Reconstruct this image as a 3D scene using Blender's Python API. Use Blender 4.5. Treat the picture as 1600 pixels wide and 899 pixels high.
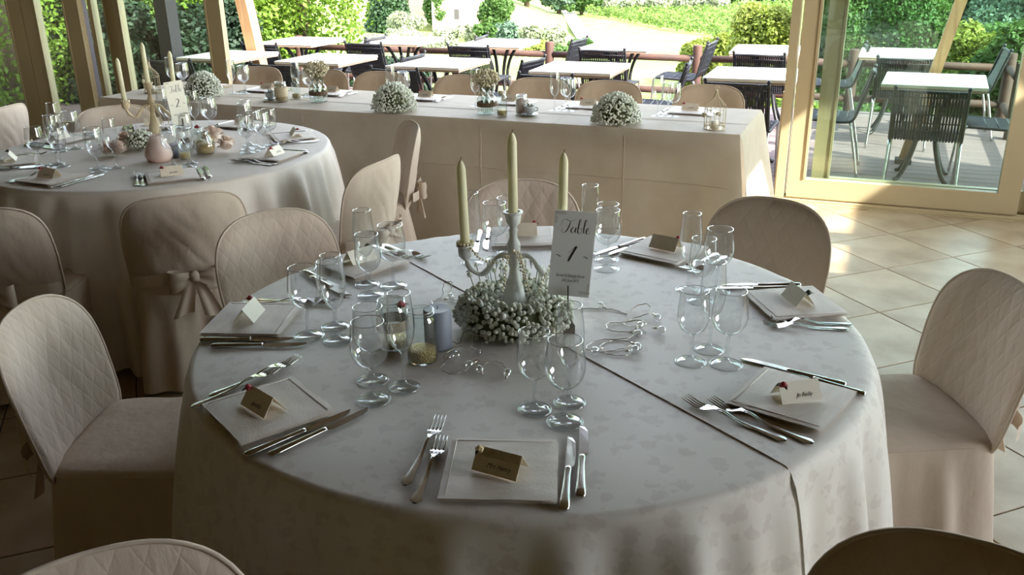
import bpy, math, random
import numpy as np
from mathutils import Vector, Matrix, noise
random.seed(11); RNG = np.random.default_rng(5)
PI = math.pi
SC = bpy.context.scene
for o in list(bpy.data.objects): bpy.data.objects.remove(o)
COL = SC.collection

# ------------------------------------------------------------------ camera
CAM_H, PITCH, ROLL = 1.6385, 0.3638, -0.0158
F_ = Vector((0, math.cos(PITCH), -math.sin(PITCH))); R_ = Vector((1, 0, 0)); U_ = R_.cross(F_)
RR = R_ * math.cos(ROLL) + U_ * math.sin(ROLL); UU = U_ * math.cos(ROLL) - R_ * math.sin(ROLL)
cam_d = bpy.data.cameras.new('camera'); cam = bpy.data.objects.new('camera', cam_d); COL.objects.link(cam)
cam_d.sensor_fit = 'HORIZONTAL'; cam_d.sensor_width = 36; cam_d.lens = 1400 / 1600 * 36
cam_d.clip_start = 0.05; cam_d.clip_end = 2000
M_ = Matrix((RR, UU, -F_)).transposed().to_4x4(); M_.translation = (0, 0, CAM_H)
cam.matrix_world = M_
SC.camera = cam

# building frame: u runs along the window wall to the right, v out to the terrace
BR = math.radians(-22.5)
CU, SU = math.cos(BR), math.sin(BR)
def W(u, v, z=0.0): return Vector((u * CU - v * SU, u * SU + v * CU, z))

# ------------------------------------------------------------------ world, sun, exposure
SUN_UVZ = (1.15, -0.42, 1.0)
sd = Vector((SUN_UVZ[0] * CU - SUN_UVZ[1] * SU, SUN_UVZ[0] * SU + SUN_UVZ[1] * CU, SUN_UVZ[2])).normalized()
wd = bpy.data.worlds.new('world'); SC.world = wd; wd.use_nodes = True
nt = wd.node_tree; bg = nt.nodes['Background']
sky = nt.nodes.new('ShaderNodeTexSky'); sky.sky_type = 'NISHITA'; sky.sun_disc = False
sky.sun_elevation = math.asin(sd.z); sky.sun_rotation = math.atan2(sd.x, sd.y)
sky.altitude = 200; sky.air_density = 1.0; sky.dust_density = 1.2; sky.ozone_density = 1.0
hz = nt.nodes.new('ShaderNodeHueSaturation'); hz.inputs['Saturation'].default_value = 0.42   # hazy summer sky
nt.links.new(sky.outputs[0], hz.inputs['Color']); nt.links.new(hz.outputs[0], bg.inputs[0]); bg.inputs[1].default_value = 1.35
sl = bpy.data.lights.new('sun', 'SUN'); sun = bpy.data.objects.new('sun', sl); COL.objects.link(sun)
sl.energy = 14.5; sl.angle = math.radians(0.55); sl.color = (1.0, 0.95, 0.86)
sun.rotation_euler = sd.to_track_quat('Z', 'Y').to_euler(); sun.location = sd * 60
vs = SC.view_settings
vs.view_transform = 'Standard'; vs.look = 'None'; vs.gamma = 1.0; vs.exposure = 0.54; vs.use_curve_mapping = False
cy = SC.cycles
cy.use_denoising = True; cy.max_bounces = 14; cy.diffuse_bounces = 6; cy.glossy_bounces = 4
cy.transmission_bounces = 6; cy.transparent_max_bounces = 48; cy.caustics_reflective = False; cy.caustics_refractive = False
cy.sample_clamp_indirect = 6.0

# ------------------------------------------------------------------ materials
def lin(c):
    return tuple(((x / 12.92) if x <= 0.04045 else ((x + 0.055) / 1.055) ** 2.4) for x in c)
def rgb(r, g, b): return lin((r / 255, g / 255, b / 255)) + (1.0,)
MATS = {}
def mat(name, col, rough=0.6, col2=None, vscale=6.0, vdet=4.0, bump=0.0, bscale=80.0, metal=0.0, spec=0.5, transl=0.0, rand=0.0, stretch=None, emis=None):
    m = bpy.data.materials.new(name); m.use_nodes = True; MATS[name] = m
    t = m.node_tree; b = t.nodes['Principled BSDF']; out = t.nodes['Material Output']
    b.inputs['Base Color'].default_value = col; b.inputs['Roughness'].default_value = rough
    b.inputs['Metallic'].default_value = metal; b.inputs['Specular IOR Level'].default_value = spec
    tc = t.nodes.new('ShaderNodeTexCoord'); vec = tc.outputs['Object']
    if stretch:
        mp = t.nodes.new('ShaderNodeMapping'); mp.inputs['Scale'].default_value = stretch
        t.links.new(vec, mp.inputs[0]); vec = mp.outputs[0]
    csock = None
    if col2 is not None:
        n = t.nodes.new('ShaderNodeTexNoise'); n.inputs['Scale'].default_value = vscale; n.inputs['Detail'].default_value = vdet
        t.links.new(vec, n.inputs[0])
        r = t.nodes.new('ShaderNodeValToRGB'); r.color_ramp.elements[0].position = 0.35; r.color_ramp.elements[1].position = 0.65
        r.color_ramp.elements[0].color = col; r.color_ramp.elements[1].color = col2
        t.links.new(n.outputs[0], r.inputs[0]); csock = r.outputs[0]
    if rand:
        oi = t.nodes.new('ShaderNodeObjectInfo'); hs = t.nodes.new('ShaderNodeHueSaturation')
        mr = t.nodes.new('ShaderNodeMapRange'); mr.inputs[3].default_value = 1 - rand; mr.inputs[4].default_value = 1 + rand
        t.links.new(oi.outputs['Random'], mr.inputs[0]); t.links.new(mr.outputs[0], hs.inputs['Value'])
        if csock: t.links.new(csock, hs.inputs['Color'])
        else: hs.inputs['Color'].default_value = col
        csock = hs.outputs[0]
    if csock: t.links.new(csock, b.inputs['Base Color'])
    if bump:
        n2 = t.nodes.new('ShaderNodeTexNoise'); n2.inputs['Scale'].default_value = bscale; n2.inputs['Detail'].default_value = 3
        t.links.new(vec, n2.inputs[0])
        bp = t.nodes.new('ShaderNodeBump'); bp.inputs['Strength'].default_value = bump; bp.inputs['Distance'].default_value = 0.01
        t.links.new(n2.outputs[0], bp.inputs['Height']); t.links.new(bp.outputs[0], b.inputs['Normal'])
    if transl:
        tr = t.nodes.new('ShaderNodeBsdfTranslucent'); mx = t.nodes.new('ShaderNodeMixShader'); mx.inputs[0].default_value = transl
        if csock: t.links.new(csock, tr.inputs[0])
        else: tr.inputs[0].default_value = col
        t.links.new(b.outputs[0], mx.inputs[1]); t.links.new(tr.outputs[0], mx.inputs[2]); t.links.new(mx.outputs[0], out.inputs[0])
    if emis:
        b.inputs['Emission Color'].default_value = col; b.inputs['Emission Strength'].default_value = emis
    return m

def glass_mat(name, tint, f0=0.03, f1=0.65, blend=0.35, rough=0.02, gcol=(1, 1, 1, 1), edge=None):
    m = bpy.data.materials.new(name); m.use_nodes = True; MATS[name] = m
    t = m.node_tree; t.nodes.remove(t.nodes['Principled BSDF']); out = t.nodes['Material Output']
    tr = t.nodes.new('ShaderNodeBsdfTransparent'); tr.inputs[0].default_value = tint
    gl = t.nodes.new('ShaderNodeBsdfGlossy'); gl.inputs['Roughness'].default_value = rough; gl.inputs[0].default_value = gcol
    lw = t.nodes.new('ShaderNodeLayerWeight'); lw.inputs[0].default_value = blend
    mr = t.nodes.new('ShaderNodeMapRange'); mr.inputs[3].default_value = f0; mr.inputs[4].default_value = f1
    mx = t.nodes.new('ShaderNodeMixShader')
    if edge is not None:
        cr = t.nodes.new('ShaderNodeValToRGB'); cr.color_ramp.elements[0].color = tint; cr.color_ramp.elements[0].position = 0.55; cr.color_ramp.elements[1].color = edge; cr.color_ramp.elements[1].position = 1.0
        l2 = t.nodes.new('ShaderNodeLayerWeight'); l2.inputs[0].default_value = 0.5; t.links.new(l2.outputs['Facing'], cr.inputs[0]); t.links.new(cr.outputs[0], tr.inputs[0])
    t.links.new(lw.outputs['Facing'], mr.inputs[0]); t.links.new(mr.outputs[0], mx.inputs[0])
    t.links.new(tr.outputs[0], mx.inputs[1]); t.links.new(gl.outputs[0], mx.inputs[2]); t.links.new(mx.outputs[0], out.inputs[0])
    return m

def cloth_mat(name, base, dark, transl, scale=16.0, bump=0.15):
    """damask: a woven flower pattern a shade off the ground"""
    m = bpy.data.materials.new(name); m.use_nodes = True; MATS[name] = m
    t = m.node_tree; b = t.nodes['Principled BSDF']; out = t.nodes['Material Output']
    tc = t.nodes.new('ShaderNodeTexCoord')
    nz = t.nodes.new('ShaderNodeTexNoise'); nz.inputs['Scale'].default_value = scale * 2.2; nz.inputs['Detail'].default_value = 2
    t.links.new(tc.outputs['Object'], nz.inputs[0])
    va = t.nodes.new('ShaderNodeVectorMath'); va.operation = 'MULTIPLY_ADD'; va.inputs[1].default_value = (0.035, 0.035, 0.035)
    t.links.new(nz.outputs['Color'], va.inputs[0]); t.links.new(tc.outputs['Object'], va.inputs[2])
    vo = t.nodes.new('ShaderNodeTexVoronoi'); vo.inputs['Scale'].default_value = scale; t.links.new(va.outputs[0], vo.inputs[0])
    n3 = t.nodes.new('ShaderNodeTexNoise'); n3.inputs['Scale'].default_value = scale * 3; n3.inputs['Detail'].default_value = 1
    t.links.new(tc.outputs['Object'], n3.inputs[0])
    ad = t.nodes.new('ShaderNodeMath'); ad.operation = 'MULTIPLY_ADD'; ad.inputs[1].default_value = 0.55
    t.links.new(n3.outputs[0], ad.inputs[0]); t.links.new(vo.outputs['Distance'], ad.inputs[2])
    r = t.nodes.new('ShaderNodeValToRGB'); r.color_ramp.elements[0].position = 0.58; r.color_ramp.elements[1].position = 0.70
    r.color_ramp.elements[0].color = dark; r.color_ramp.elements[1].color = base
    t.links.new(ad.outputs[0], r.inputs[0]); t.links.new(r.outputs[0], b.inputs['Base Color'])
    b.inputs['Roughness'].default_value = 0.55; b.inputs['Sheen Weight'].default_value = 0.15
    n2 = t.nodes.new('ShaderNodeTexNoise'); n2.inputs['Scale'].default_value = 9; t.links.new(tc.outputs['Object'], n2.inputs[0])
    bp = t.nodes.new('ShaderNodeBump'); bp.inputs['Strength'].default_value = bump; bp.inputs['Distance'].default_value = 0.02
    t.links.new(n2.outputs[0], bp.inputs['Height']); t.links.new(bp.outputs[0], b.inputs['Normal'])
    tr = t.nodes.new('ShaderNodeBsdfTranslucent'); tr.inputs[0].default_value = base
    mx = t.nodes.new('ShaderNodeMixShader'); mx.inputs[0].default_value = transl
    t.links.new(b.outputs[0], mx.inputs[1]); t.links.new(tr.outputs[0], mx.inputs[2]); t.links.new(mx.outputs[0], out.inputs[0])
    return m

def quilt_mat(name, base, col2):
    """chair cover: linen with a stitched diamond relief"""
    m = mat(name, base, 0.85, col2, vscale=3.0, spec=0.15)
    t = m.node_tree; b = t.nodes['Principled BSDF']
    b.inputs['Sheen Weight'].default_value = 0.3
    tc = t.nodes.new('ShaderNodeTexCoord'); sep = t.nodes.new('ShaderNodeSeparateXYZ'); t.links.new(tc.outputs['Object'], sep.inputs[0])
    hs = []
    for sgn in (1, -1):
        a = t.nodes.new('ShaderNodeMath'); a.operation = 'MULTIPLY_ADD'; a.inputs[1].default_value = 0.62 * sgn
        t.links.new(sep.outputs['Z'], a.inputs[0]); t.links.new(sep.outputs['X'], a.inputs[2])
        s = t.nodes.new('ShaderNodeMath'); s.operation = 'MULTIPLY'; s.inputs[1].default_value = 62.0; t.links.new(a.outputs[0], s.inputs[0])
        c = t.nodes.new('ShaderNodeMath'); c.operation = 'SINE'; t.links.new(s.outputs[0], c.inputs[0])
        d = t.nodes.new('ShaderNodeMath'); d.operation = 'ABSOLUTE'; t.links.new(c.outputs[0], d.inputs[0])
        e = t.nodes.new('ShaderNodeMath'); e.operation = 'POWER'; e.inputs[1].default_value = 0.4; t.links.new(d.outputs[0], e.inputs[0]); hs.append(e)
    mn = t.nodes.new('ShaderNodeMath'); mn.operation = 'MINIMUM'; t.links.new(hs[0].outputs[0], mn.inputs[0]); t.links.new(hs[1].outputs[0], mn.inputs[1])
    nz = t.nodes.new('ShaderNodeTexNoise'); nz.inputs['Scale'].default_value = 14; nz.inputs['Detail'].default_value = 4
    mp = t.nodes.new('ShaderNodeMapping'); mp.inputs['Scale'].default_value = (2.2, 1, 0.5); t.links.new(tc.outputs['Object'], mp.inputs[0]); t.links.new(mp.outputs[0], nz.inputs[0])
    ad = t.nodes.new('ShaderNodeMath'); ad.operation = 'MULTIPLY_ADD'; ad.inputs[1].default_value = 3.0
    t.links.new(nz.outputs[0], ad.inputs[0]); t.links.new(mn.outputs[0], ad.inputs[2])
    bp = t.nodes.new('ShaderNodeBump'); bp.inputs['Strength'].default_value = 0.22; bp.inputs['Distance'].default_value = 0.006
    t.links.new(ad.outputs[0], bp.inputs['Height']); t.links.new(bp.outputs[0], b.inputs['Normal'])
    return m

CREAM = rgb(236, 230, 219)
cloth_mat('damask', rgb(238, 232, 222), rgb(227, 219, 209), 0.12, 24.0)
mat('long_cloth', rgb(229, 220, 203), 0.6, rgb(222, 211, 192), vscale=9, bump=0.08, bscale=25, transl=0.38)
mat('cloth_two', rgb(233, 224, 212), 0.6, rgb(226, 216, 202), vscale=9, bump=0.1, bscale=20, transl=0.12)
mat('napkin', rgb(240, 232, 222), 0.65, rgb(230, 220, 208), vscale=12, bump=0.12, bscale=120, stretch=(1, 4, 1))
quilt_mat('quilted_linen', rgb(206, 189, 172), rgb(198, 178, 160))
mat('linen', rgb(205, 190, 172), 0.88, rgb(200, 184, 166), vscale=6, bump=0.5, bscale=9, spec=0.12, stretch=(1.6, 1.6, 1.0))
mat('linen_tan', rgb(196, 176, 152), 0.88, rgb(191, 171, 147), vscale=6, bump=0.4, bscale=10, spec=0.12, stretch=(1.6, 1.6, 1.0))
mat('tile', rgb(178, 160, 132), 0.36, rgb(148, 124, 94), vscale=3.2, vdet=7, bump=0.05, bscale=30, rand=0.07)
mat('grout', rgb(80, 68, 54), 0.9)
mat('plank', rgb(126, 106, 104), 0.7, rgb(102, 86, 86), vscale=7, bump=0.15, bscale=30, rand=0.10, stretch=(0.6, 8, 1))
mat('log', rgb(70, 42, 30), 0.75, rgb(54, 33, 24), vscale=8, bump=0.2, bscale=30)
mat('strut_wood', rgb(156, 124, 88), 0.6, rgb(132, 100, 70), vscale=5, bump=0.08, bscale=60, stretch=(8, 8, 0.6))
mat('frame', rgb(184, 170, 136), 0.38, rgb(178, 164, 130), vscale=2, spec=0.4)
mat('dark_post', rgb(52, 48, 50), 0.7)
mat('plaster', rgb(150, 130, 104), 0.9, rgb(138, 118, 92), vscale=2)
mat('ceiling_wood', rgb(120, 92, 64), 0.7, rgb(104, 78, 54), vscale=3)
glass_mat('pane', (0.87, 0.94, 0.91, 1), f0=0.05, f1=0.75, blend=0.12, rough=0.0)
glass_mat('drink_glass', (0.965, 0.975, 0.98, 1), f0=0.05, f1=0.75, blend=0.34, rough=0.03, edge=(0.30, 0.33, 0.36, 1))
glass_mat('foot_glass', (0.965, 0.975, 0.98, 1), f0=0.03, f1=0.40, blend=0.30, rough=0.06, edge=(0.62, 0.66, 0.68, 1))
glass_mat('rim_glass', (0.9, 0.92, 0.93, 1), f0=0.55, f1=0.9, blend=0.4, rough=0.08)
glass_mat('jar_glass', (0.90, 0.95, 0.94, 1), f0=0.07, f1=0.65, blend=0.38, rough=0.03, edge=(0.35, 0.45, 0.44, 1))
glass_mat('bulb_glass', (0.93, 0.94, 0.94, 1), f0=0.12, f1=0.7, blend=0.45, rough=0.05)
mat('steel', rgb(200, 198, 196), 0.16, metal=1.0)
mat('wire', rgb(196, 190, 180), 0.25, metal=1.0)
mat('chrome', rgb(205, 205, 208), 0.22, metal=1.0)
mat('candle', rgb(248, 244, 212), 0.45, rgb(246, 240, 204), vscale=10, transl=0.15)
mat('wick', rgb(90, 84, 74), 0.9)
mat('white_paint', rgb(232, 234, 232), 0.4, rgb(220, 223, 222), vscale=20)
mat('cream_paint', rgb(226, 208, 172), 0.5, rgb(212, 192, 156), vscale=20)
mat('pearl', rgb(238, 226, 196), 0.25, spec=0.7)
mat('blossom', rgb(246, 247, 238), 0.8, rgb(228, 231, 214), vscale=30, transl=0.2)
mat('blossom_cream', rgb(226, 218, 190), 0.8, rgb(206, 196, 164), vscale=30, transl=0.2)
mat('stem_green', rgb(112, 118, 84), 0.8, rgb(88, 96, 64), vscale=20)
mat('card_white', rgb(236, 238, 236), 0.5)
mat('card_kraft', rgb(242, 230, 208), 0.7, rgb(236, 222, 198), vscale=40)
mat('card_ivory', rgb(238, 232, 214), 0.6)
mat('ink', rgb(28, 26, 26), 0.6)
mat('ornament', rgb(158, 152, 132), 0.6)
mat('rose_red', rgb(176, 62, 66), 0.6, rgb(140, 40, 48), vscale=60)
mat('rose_cream', rgb(240, 222, 180), 0.6, rgb(226, 200, 150), vscale=60)
mat('rose_leaf', rgb(48, 62, 36), 0.6)
mat('lace', rgb(214, 200, 170), 0.8, rgb(196, 178, 146), vscale=90, bump=0.4, bscale=200)
mat('glitter', rgb(226, 200, 136), 0.35, rgb(180, 150, 92), vscale=220, bump=0.8, bscale=260, metal=0.5)
mat('sand', rgb(210, 182, 130), 0.8, rgb(182, 150, 100), vscale=120, bump=0.3, bscale=200)
mat('grey_candle', rgb(140, 147, 158), 0.5)
mat('holder_dark', rgb(72, 62, 56), 0.5, rgb(96, 84, 74), vscale=40)
mat('pink_glass', rgb(238, 218, 206), 0.25, rgb(230, 200, 188), vscale=12, transl=0.12)
mat('tulle', rgb(244, 224, 208), 0.8, rgb(248, 234, 222), vscale=20, transl=0.15)
mat('ceramic', rgb(198, 204, 204), 0.25)
mat('cork', rgb(214, 202, 180), 0.8)
mat('twine', rgb(120, 98, 74), 0.9, rgb(96, 78, 58), vscale=80, bump=0.5, bscale=120)
mat('cage_wire', rgb(206, 190, 158), 0.4, metal=0.3)
mat('stone_top', rgb(238, 232, 220), 0.35, rgb(228, 220, 206), vscale=4)
mat('stone_edge', rgb(168, 144, 122), 0.6)
mat('black_iron', rgb(24, 24, 27), 0.5)
mat('black_cord', rgb(20, 23, 32), 0.5)
mat('trunk', rgb(86, 70, 54), 0.9, rgb(60, 48, 38), vscale=10, bump=0.4, bscale=20)
mat('path_stone', rgb(222, 214, 196), 0.9, rgb(206, 196, 176), vscale=0.4)
mat('house_wall', rgb(232, 214, 192), 0.9, rgb(222, 200, 176), vscale=0.6)
mat('house_roof', rgb(206, 168, 146), 0.9, rgb(190, 150, 128), vscale=2)
mat('window_dark', rgb(58, 54, 52), 0.4)
mat('shutter', rgb(120, 92, 70), 0.7)
mat('grass', rgb(96, 122, 44), 0.95, rgb(138, 148, 72), vscale=0.6, vdet=8, bump=0.6, bscale=2)
def leaf(name, c1, c2, tr=0.35): mat(name, c1, 0.6, c2, vscale=1.2, vdet=3, transl=tr, spec=0.3)
leaf('leaf_maple', rgb(83, 114, 32), rgb(114, 141, 48), 0.4)
leaf('leaf_green', rgb(59, 88, 37), rgb(80, 109, 48))
leaf('leaf_dark', rgb(32, 54, 29), rgb(46, 72, 37), 0.2)
leaf('leaf_blue', rgb(67, 90, 70), rgb(86, 109, 85), 0.2)
leaf('leaf_olive', rgb(120, 130, 99), rgb(146, 152, 122), 0.25)
leaf('leaf_yellow', rgb(112, 126, 46), rgb(138, 147, 67), 0.35)
leaf('leaf_cypress', rgb(37, 67, 27), rgb(59, 93, 37), 0.15)
leaf('leaf_conifer', rgb(88, 117, 46), rgb(112, 136, 61), 0.25)
leaf('leaf_hedge', rgb(26, 44, 28), rgb(42, 64, 36), 0.1)
leaf('leaf_vine', rgb(90, 120, 50), rgb(117, 142, 67), 0.3)

# ------------------------------------------------------------------ helpers
class MB:
    def __init__(s): s.v = []; s.f = []
    def add(s, vs_, fs):
        o = len(s.v); s.v.extend([tuple(p) for p in vs_]); s.f.extend([tuple(i + o for i in q) for q in fs]); return s
    def box(s, c, d, rz=0.0, bev=0.0):
        x, y, z = d[0] / 2, d[1] / 2, d[2] / 2; cs, sn = math.cos(rz), math.sin(rz)
        if bev <= 0:
            P = [(-x, -y, -z), (x, -y, -z), (x, y, -z), (-x, y, -z), (-x, -y, z), (x, -y, z), (x, y, z), (-x, y, z)]
            Fc = [(0, 3, 2, 1), (4, 5, 6, 7), (0, 1, 5, 4), (1, 2, 6, 5), (2, 3, 7, 6), (3, 0, 4, 7)]
        else:
            b = bev; P = []
            for zz, i in ((-z, b), (-z + b, 0), (z - b, 0), (z, b)):
                P += [(-x + i, -y + i, zz), (x - i, -y + i, zz), (x - i, y - i, zz), (-x + i, y - i, zz)]
            Fc = [(0, 3, 2, 1), (12, 13, 14, 15)]
            for k in range(3):
                for j in range(4):
                    a = k * 4 + j; n = k * 4 + (j + 1) % 4; Fc.append((a, n, n + 4, a + 4))
        return s.add([(c[0] + p[0] * cs - p[1] * sn, c[1] + p[0] * sn + p[1] * cs, c[2] + p[2]) for p in P], Fc)
    def tube(s, path, r, n=8, caps=True, closed=False):
        path = [Vector(p) for p in path]; m = len(path); rs = r if isinstance(r, (list, tuple)) else [r] * m
        T = []
        for i in range(m):
            a = path[(i - 1) % m] if (closed or i > 0) else path[i]; b = path[(i + 1) % m] if (closed or i < m - 1) else path[i]
            d = b - a; T.append(d.normalized() if d.length > 1e-9 else Vector((0, 0, 1)))
        ref = Vector((0, 0, 1)) if abs(T[0].z) < 0.9 else Vector((1, 0, 0))
        N = (ref - T[0] * ref.dot(T[0])).normalized(); V = []
        for i in range(m):
            N = N - T[i] * N.dot(T[i]); N = N.normalized() if N.length > 1e-6 else T[i].orthogonal().normalized(); B = T[i].cross(N)
            for k in range(n):
                a = 2 * PI * k / n; V.append(path[i] + (N * math.cos(a) + B * math.sin(a)) * rs[i])
        Fc = []
        for i in range(m if closed else m - 1):
            for k in range(n):
                a = i * n + k; b = i * n + (k + 1) % n; c = ((i + 1) % m) * n
                Fc.append((a, b, c + (k + 1) % n, c + k))
        if caps and not closed: Fc.append(tuple(range(n - 1, -1, -1))); Fc.append(tuple((m - 1) * n + k for k in range(n)))
        return s.add(V, Fc)
    def lathe(s, prof, n=24, c=(0, 0, 0), closed=False):
        V = []; Fc = []; m = len(prof)
        for r, z in prof:
            for k in range(n):
                a = 2 * PI * k / n; V.append((c[0] + r * math.cos(a), c[1] + r * math.sin(a), c[2] + z))
        for i in range(m - 1):
            for k in range(n): Fc.append((i * n + k, i * n + (k + 1) % n, (i + 1) * n + (k + 1) % n, (i + 1) * n + k))
        return s.add(V, Fc)
    def grid(s, fn, nu, nv, wrap=False):
        V = [fn(i / (nu if wrap else nu - 1), j / (nv - 1)) for j in range(nv) for i in range(nu)]; Fc = []
        for j in range(nv - 1):
            for i in range(nu if wrap else nu - 1):
                a = j * nu + i; b = j * nu + (i + 1) % nu; Fc.append((a, b, b + nu, a + nu))
        return s.add(V, Fc)
    def ball(s, c, r, n=8, m=6, sz=1.0):
        return s.lathe([(max(1e-4, r * math.sin(PI * i / m)), -r * sz * math.cos(PI * i / m)) for i in range(m + 1)], n, c)
    def mesh(s, name):
        me = bpy.data.meshes.new(name); me.from_pydata(s.v, [], s.f); me.update(); return me
    def build(s, name, m, parent=None, smooth=True, flip=False):
        me = s.mesh(name); return link(name, me, m, parent, smooth)

def link(name, me, m, parent=None, smooth=True):
    if m is not None and not me.materials: me.materials.append(MATS[m] if isinstance(m, str) else m)
    if smooth: me.shade_smooth()
    o = bpy.data.objects.new(name, me); COL.objects.link(o)
    if parent: o.parent = parent
    return o
def sharp(o, ang=40):
    o.data.set_sharp_from_angle(angle=math.radians(ang)); return o
def tag(o, label=None, cat=None, group=None, kind=None):
    for k, x in (('label', label), ('category', cat), ('group', group), ('kind', kind)):
        if x: o[k] = x
    return o
def thing(name, label, cat, loc=(0, 0, 0), rz=0.0, group=None):
    o = bpy.data.objects.new(name, None); COL.objects.link(o); o.empty_display_size = 0.05
    o.location = loc; o.rotation_euler = (0, 0, rz); return tag(o, label, cat, group)
def dup(root, loc=None, rz=None, label=None, group=None, scale=None):
    r = root.copy(); COL.objects.link(r)
    if loc is not None: r.location = loc
    if rz is not None: r.rotation_euler = (0, 0, rz)
    if scale is not None: r.scale = scale
    if label: r['label'] = label
    if group: r['group'] = group
    for ch in root.children:
        c = ch.copy(); COL.objects.link(c); c.parent = r
        for g in ch.children:
            d = g.copy(); COL.objects.link(d); d.parent = c
    return r
class Proto:
    """first use places the source itself, later uses copy it"""
    def __init__(s, root): s.root = root; s.used = False
    def put(s, loc, rz, label, group=None, scale=None):
        if not s.used:
            s.used = True; o = s.root; o.location = loc; o.rotation_euler = (0, 0, rz); o['label'] = label
            if group: o['group'] = group
            if scale is not None: o.scale = scale
            return o
        return dup(s.root, loc, rz, label, group, scale)
def sm(t): t = min(1, max(0, t)); return t * t * (3 - 2 * t)
def cat_rom(P, n=8, closed=False):
    P = [Vector(p) for p in P]; out = []; m = len(P)
    for i in range(m if closed else m - 1):
        p0 = P[(i - 1) % m] if (closed or i) else P[0]; p1 = P[i]; p2 = P[(i + 1) % m]; p3 = P[(i + 2) % m] if (closed or i < m - 2) else P[-1]
        for k in range(n):
            t = k / n; out.append(0.5 * ((2 * p1) + (p2 - p0) * t + (2 * p0 - 5 * p1 + 4 * p2 - p3) * t * t + (3 * p1 - p0 - 3 * p2 + p3) * t ** 3))
    if not closed: out.append(P[-1])
    return out
def struct(name, mb, m, parent=None, smooth=False):
    o = mb.build(name, m, parent, smooth)
    if not parent: o['kind'] = 'structure'
    return o

# ------------------------------------------------------------------ the setting: floor, deck, walls, ceiling, doors
def uvbox(mb, u0, u1, v0, v1, z0, z1, bev=0.0):
    c = W((u0 + u1) / 2, (v0 + v1) / 2, (z0 + z1) / 2); return mb.box(c, (u1 - u0, v1 - v0, z1 - z0), BR, bev)

floor = struct('floor', uvbox(MB(), -9.0, 5.2, -3.0, 6.30, -0.30, -0.006), 'grout')
TS, TA = 0.4673, 0.366
tu = Vector((math.cos(TA), math.sin(TA), 0)); tv = Vector((math.sin(TA), -math.cos(TA), 0)); t0 = Vector((2.2684, 5.105, 0))
def clip(poly, nrm, d):
    out = []
    for i in range(len(poly)):
        a, b = poly[i], poly[(i + 1) % len(poly)]; da = a.dot(nrm) - d; db = b.dot(nrm) - d
        if da <= 0: out.append(a)
        if da * db < 0: out.append(a + (b - a) * (da / (da - db)))
    return out
VN = Vector((-SU, CU, 0)); full_tile = None; g = 0.0028
cand = []
for i in range(-34, 20):
    for j in range(-22, 30):
        c = t0 + tu * TS * (i + 0.5) + tv * TS * (j + 0.5)
        if c.dot(VN) > 6.45 or c.dot(VN) < -2.7 or c.dot(Vector((CU, SU, 0))) > 4.75 or c.dot(Vector((CU, SU, 0))) < -8.7: continue
        vis = not (c.y < 0.75 or abs(c.x) > 0.63 * c.y + 0.75)
        cand.append((c.length + (0 if vis else 100), i, j, c))
cand.sort(key=lambda q: q[0])
for _, i, j, c in cand[:298]:
    h = TS / 2 - g
    if c.dot(VN) < 5.75:
        if full_tile is None:
            mb = MB(); mb.box((0, 0, -0.004), (2 * h, 2 * h, 0.008), 0, 0.0015); full_tile = mb.mesh('tile'); full_tile.materials.append(MATS['tile'])
        o = bpy.data.objects.new('tile', full_tile); COL.objects.link(o); o.parent = floor; o.location = c; o.rotation_euler = (0, 0, TA)
    else:
        P = [c + tu * a * h + tv * b * h for a, b in ((-1, -1), (-1, 1), (1, 1), (1, -1))]
        P = clip(P, VN, 6.10)
        if len(P) < 3: continue
        n = len(P); mb = MB()
        mb.add([tuple(p - c + Vector((0, 0, -0.008))) for p in P] + [tuple(p - c) for p in P],
               [tuple(range(n, 2 * n)), tuple(range(n - 1, -1, -1))] + [(k, (k + 1) % n, n + (k + 1) % n, n + k) for k in range(n)])
        o = mb.build('tile', 'tile', floor, False); o.location = c
rest = MB()
for _, i, j, c in cand[298:]:
    P = clip([c + tu * a * (TS / 2 - g) + tv * b * (TS / 2 - g) for a, b in ((-1, -1), (-1, 1), (1, 1), (1, -1))], VN, 6.10); n = len(P)
    if n >= 3: rest.add([tuple(p + Vector((0, 0, -0.006))) for p in P] + [tuple(p) for p in P], [tuple(range(n, 2 * n))] + [(k, (k + 1) % n, n + (k + 1) % n, n + k) for k in range(n)])
rest.build('outer_tiles', 'tile', floor, False)['kind'] = 'stuff'

# deck of boards along the wall
DECK = -0.08
deck = struct('deck', uvbox(MB(), -12.0, 1.35, 6.42, 10.45, -0.45, DECK - 0.03), 'dark_post')
bw = 0.142; v = 6.44; k = 0
pl = MB(); pl.box((0, 0, -0.0125), (13.3, bw - 0.007, 0.025), 0, 0.003); plm = pl.mesh('plank'); plm.materials.append(MATS['plank'])
while v + bw < 10.5:
    o = bpy.data.objects.new('plank', plm); COL.objects.link(o); o.parent = deck
    o.location = W(-5.33, v + bw / 2, DECK); o.rotation_euler = (0, 0, BR); v += bw
# threshold with door tracks
sill = struct('trim_1', uvbox(MB(), -9.0, 5.2, 6.10, 6.42, -0.30, 0.004), 'frame')
for vv in (6.13, 6.19, 6.27, 6.35):
    r = MB(); uvbox(r, -9.0, 5.2, vv - 0.008, vv + 0.008, 0.004, 0.022, 0.002); r.build('track_rail', 'frame', sill, False)

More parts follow.
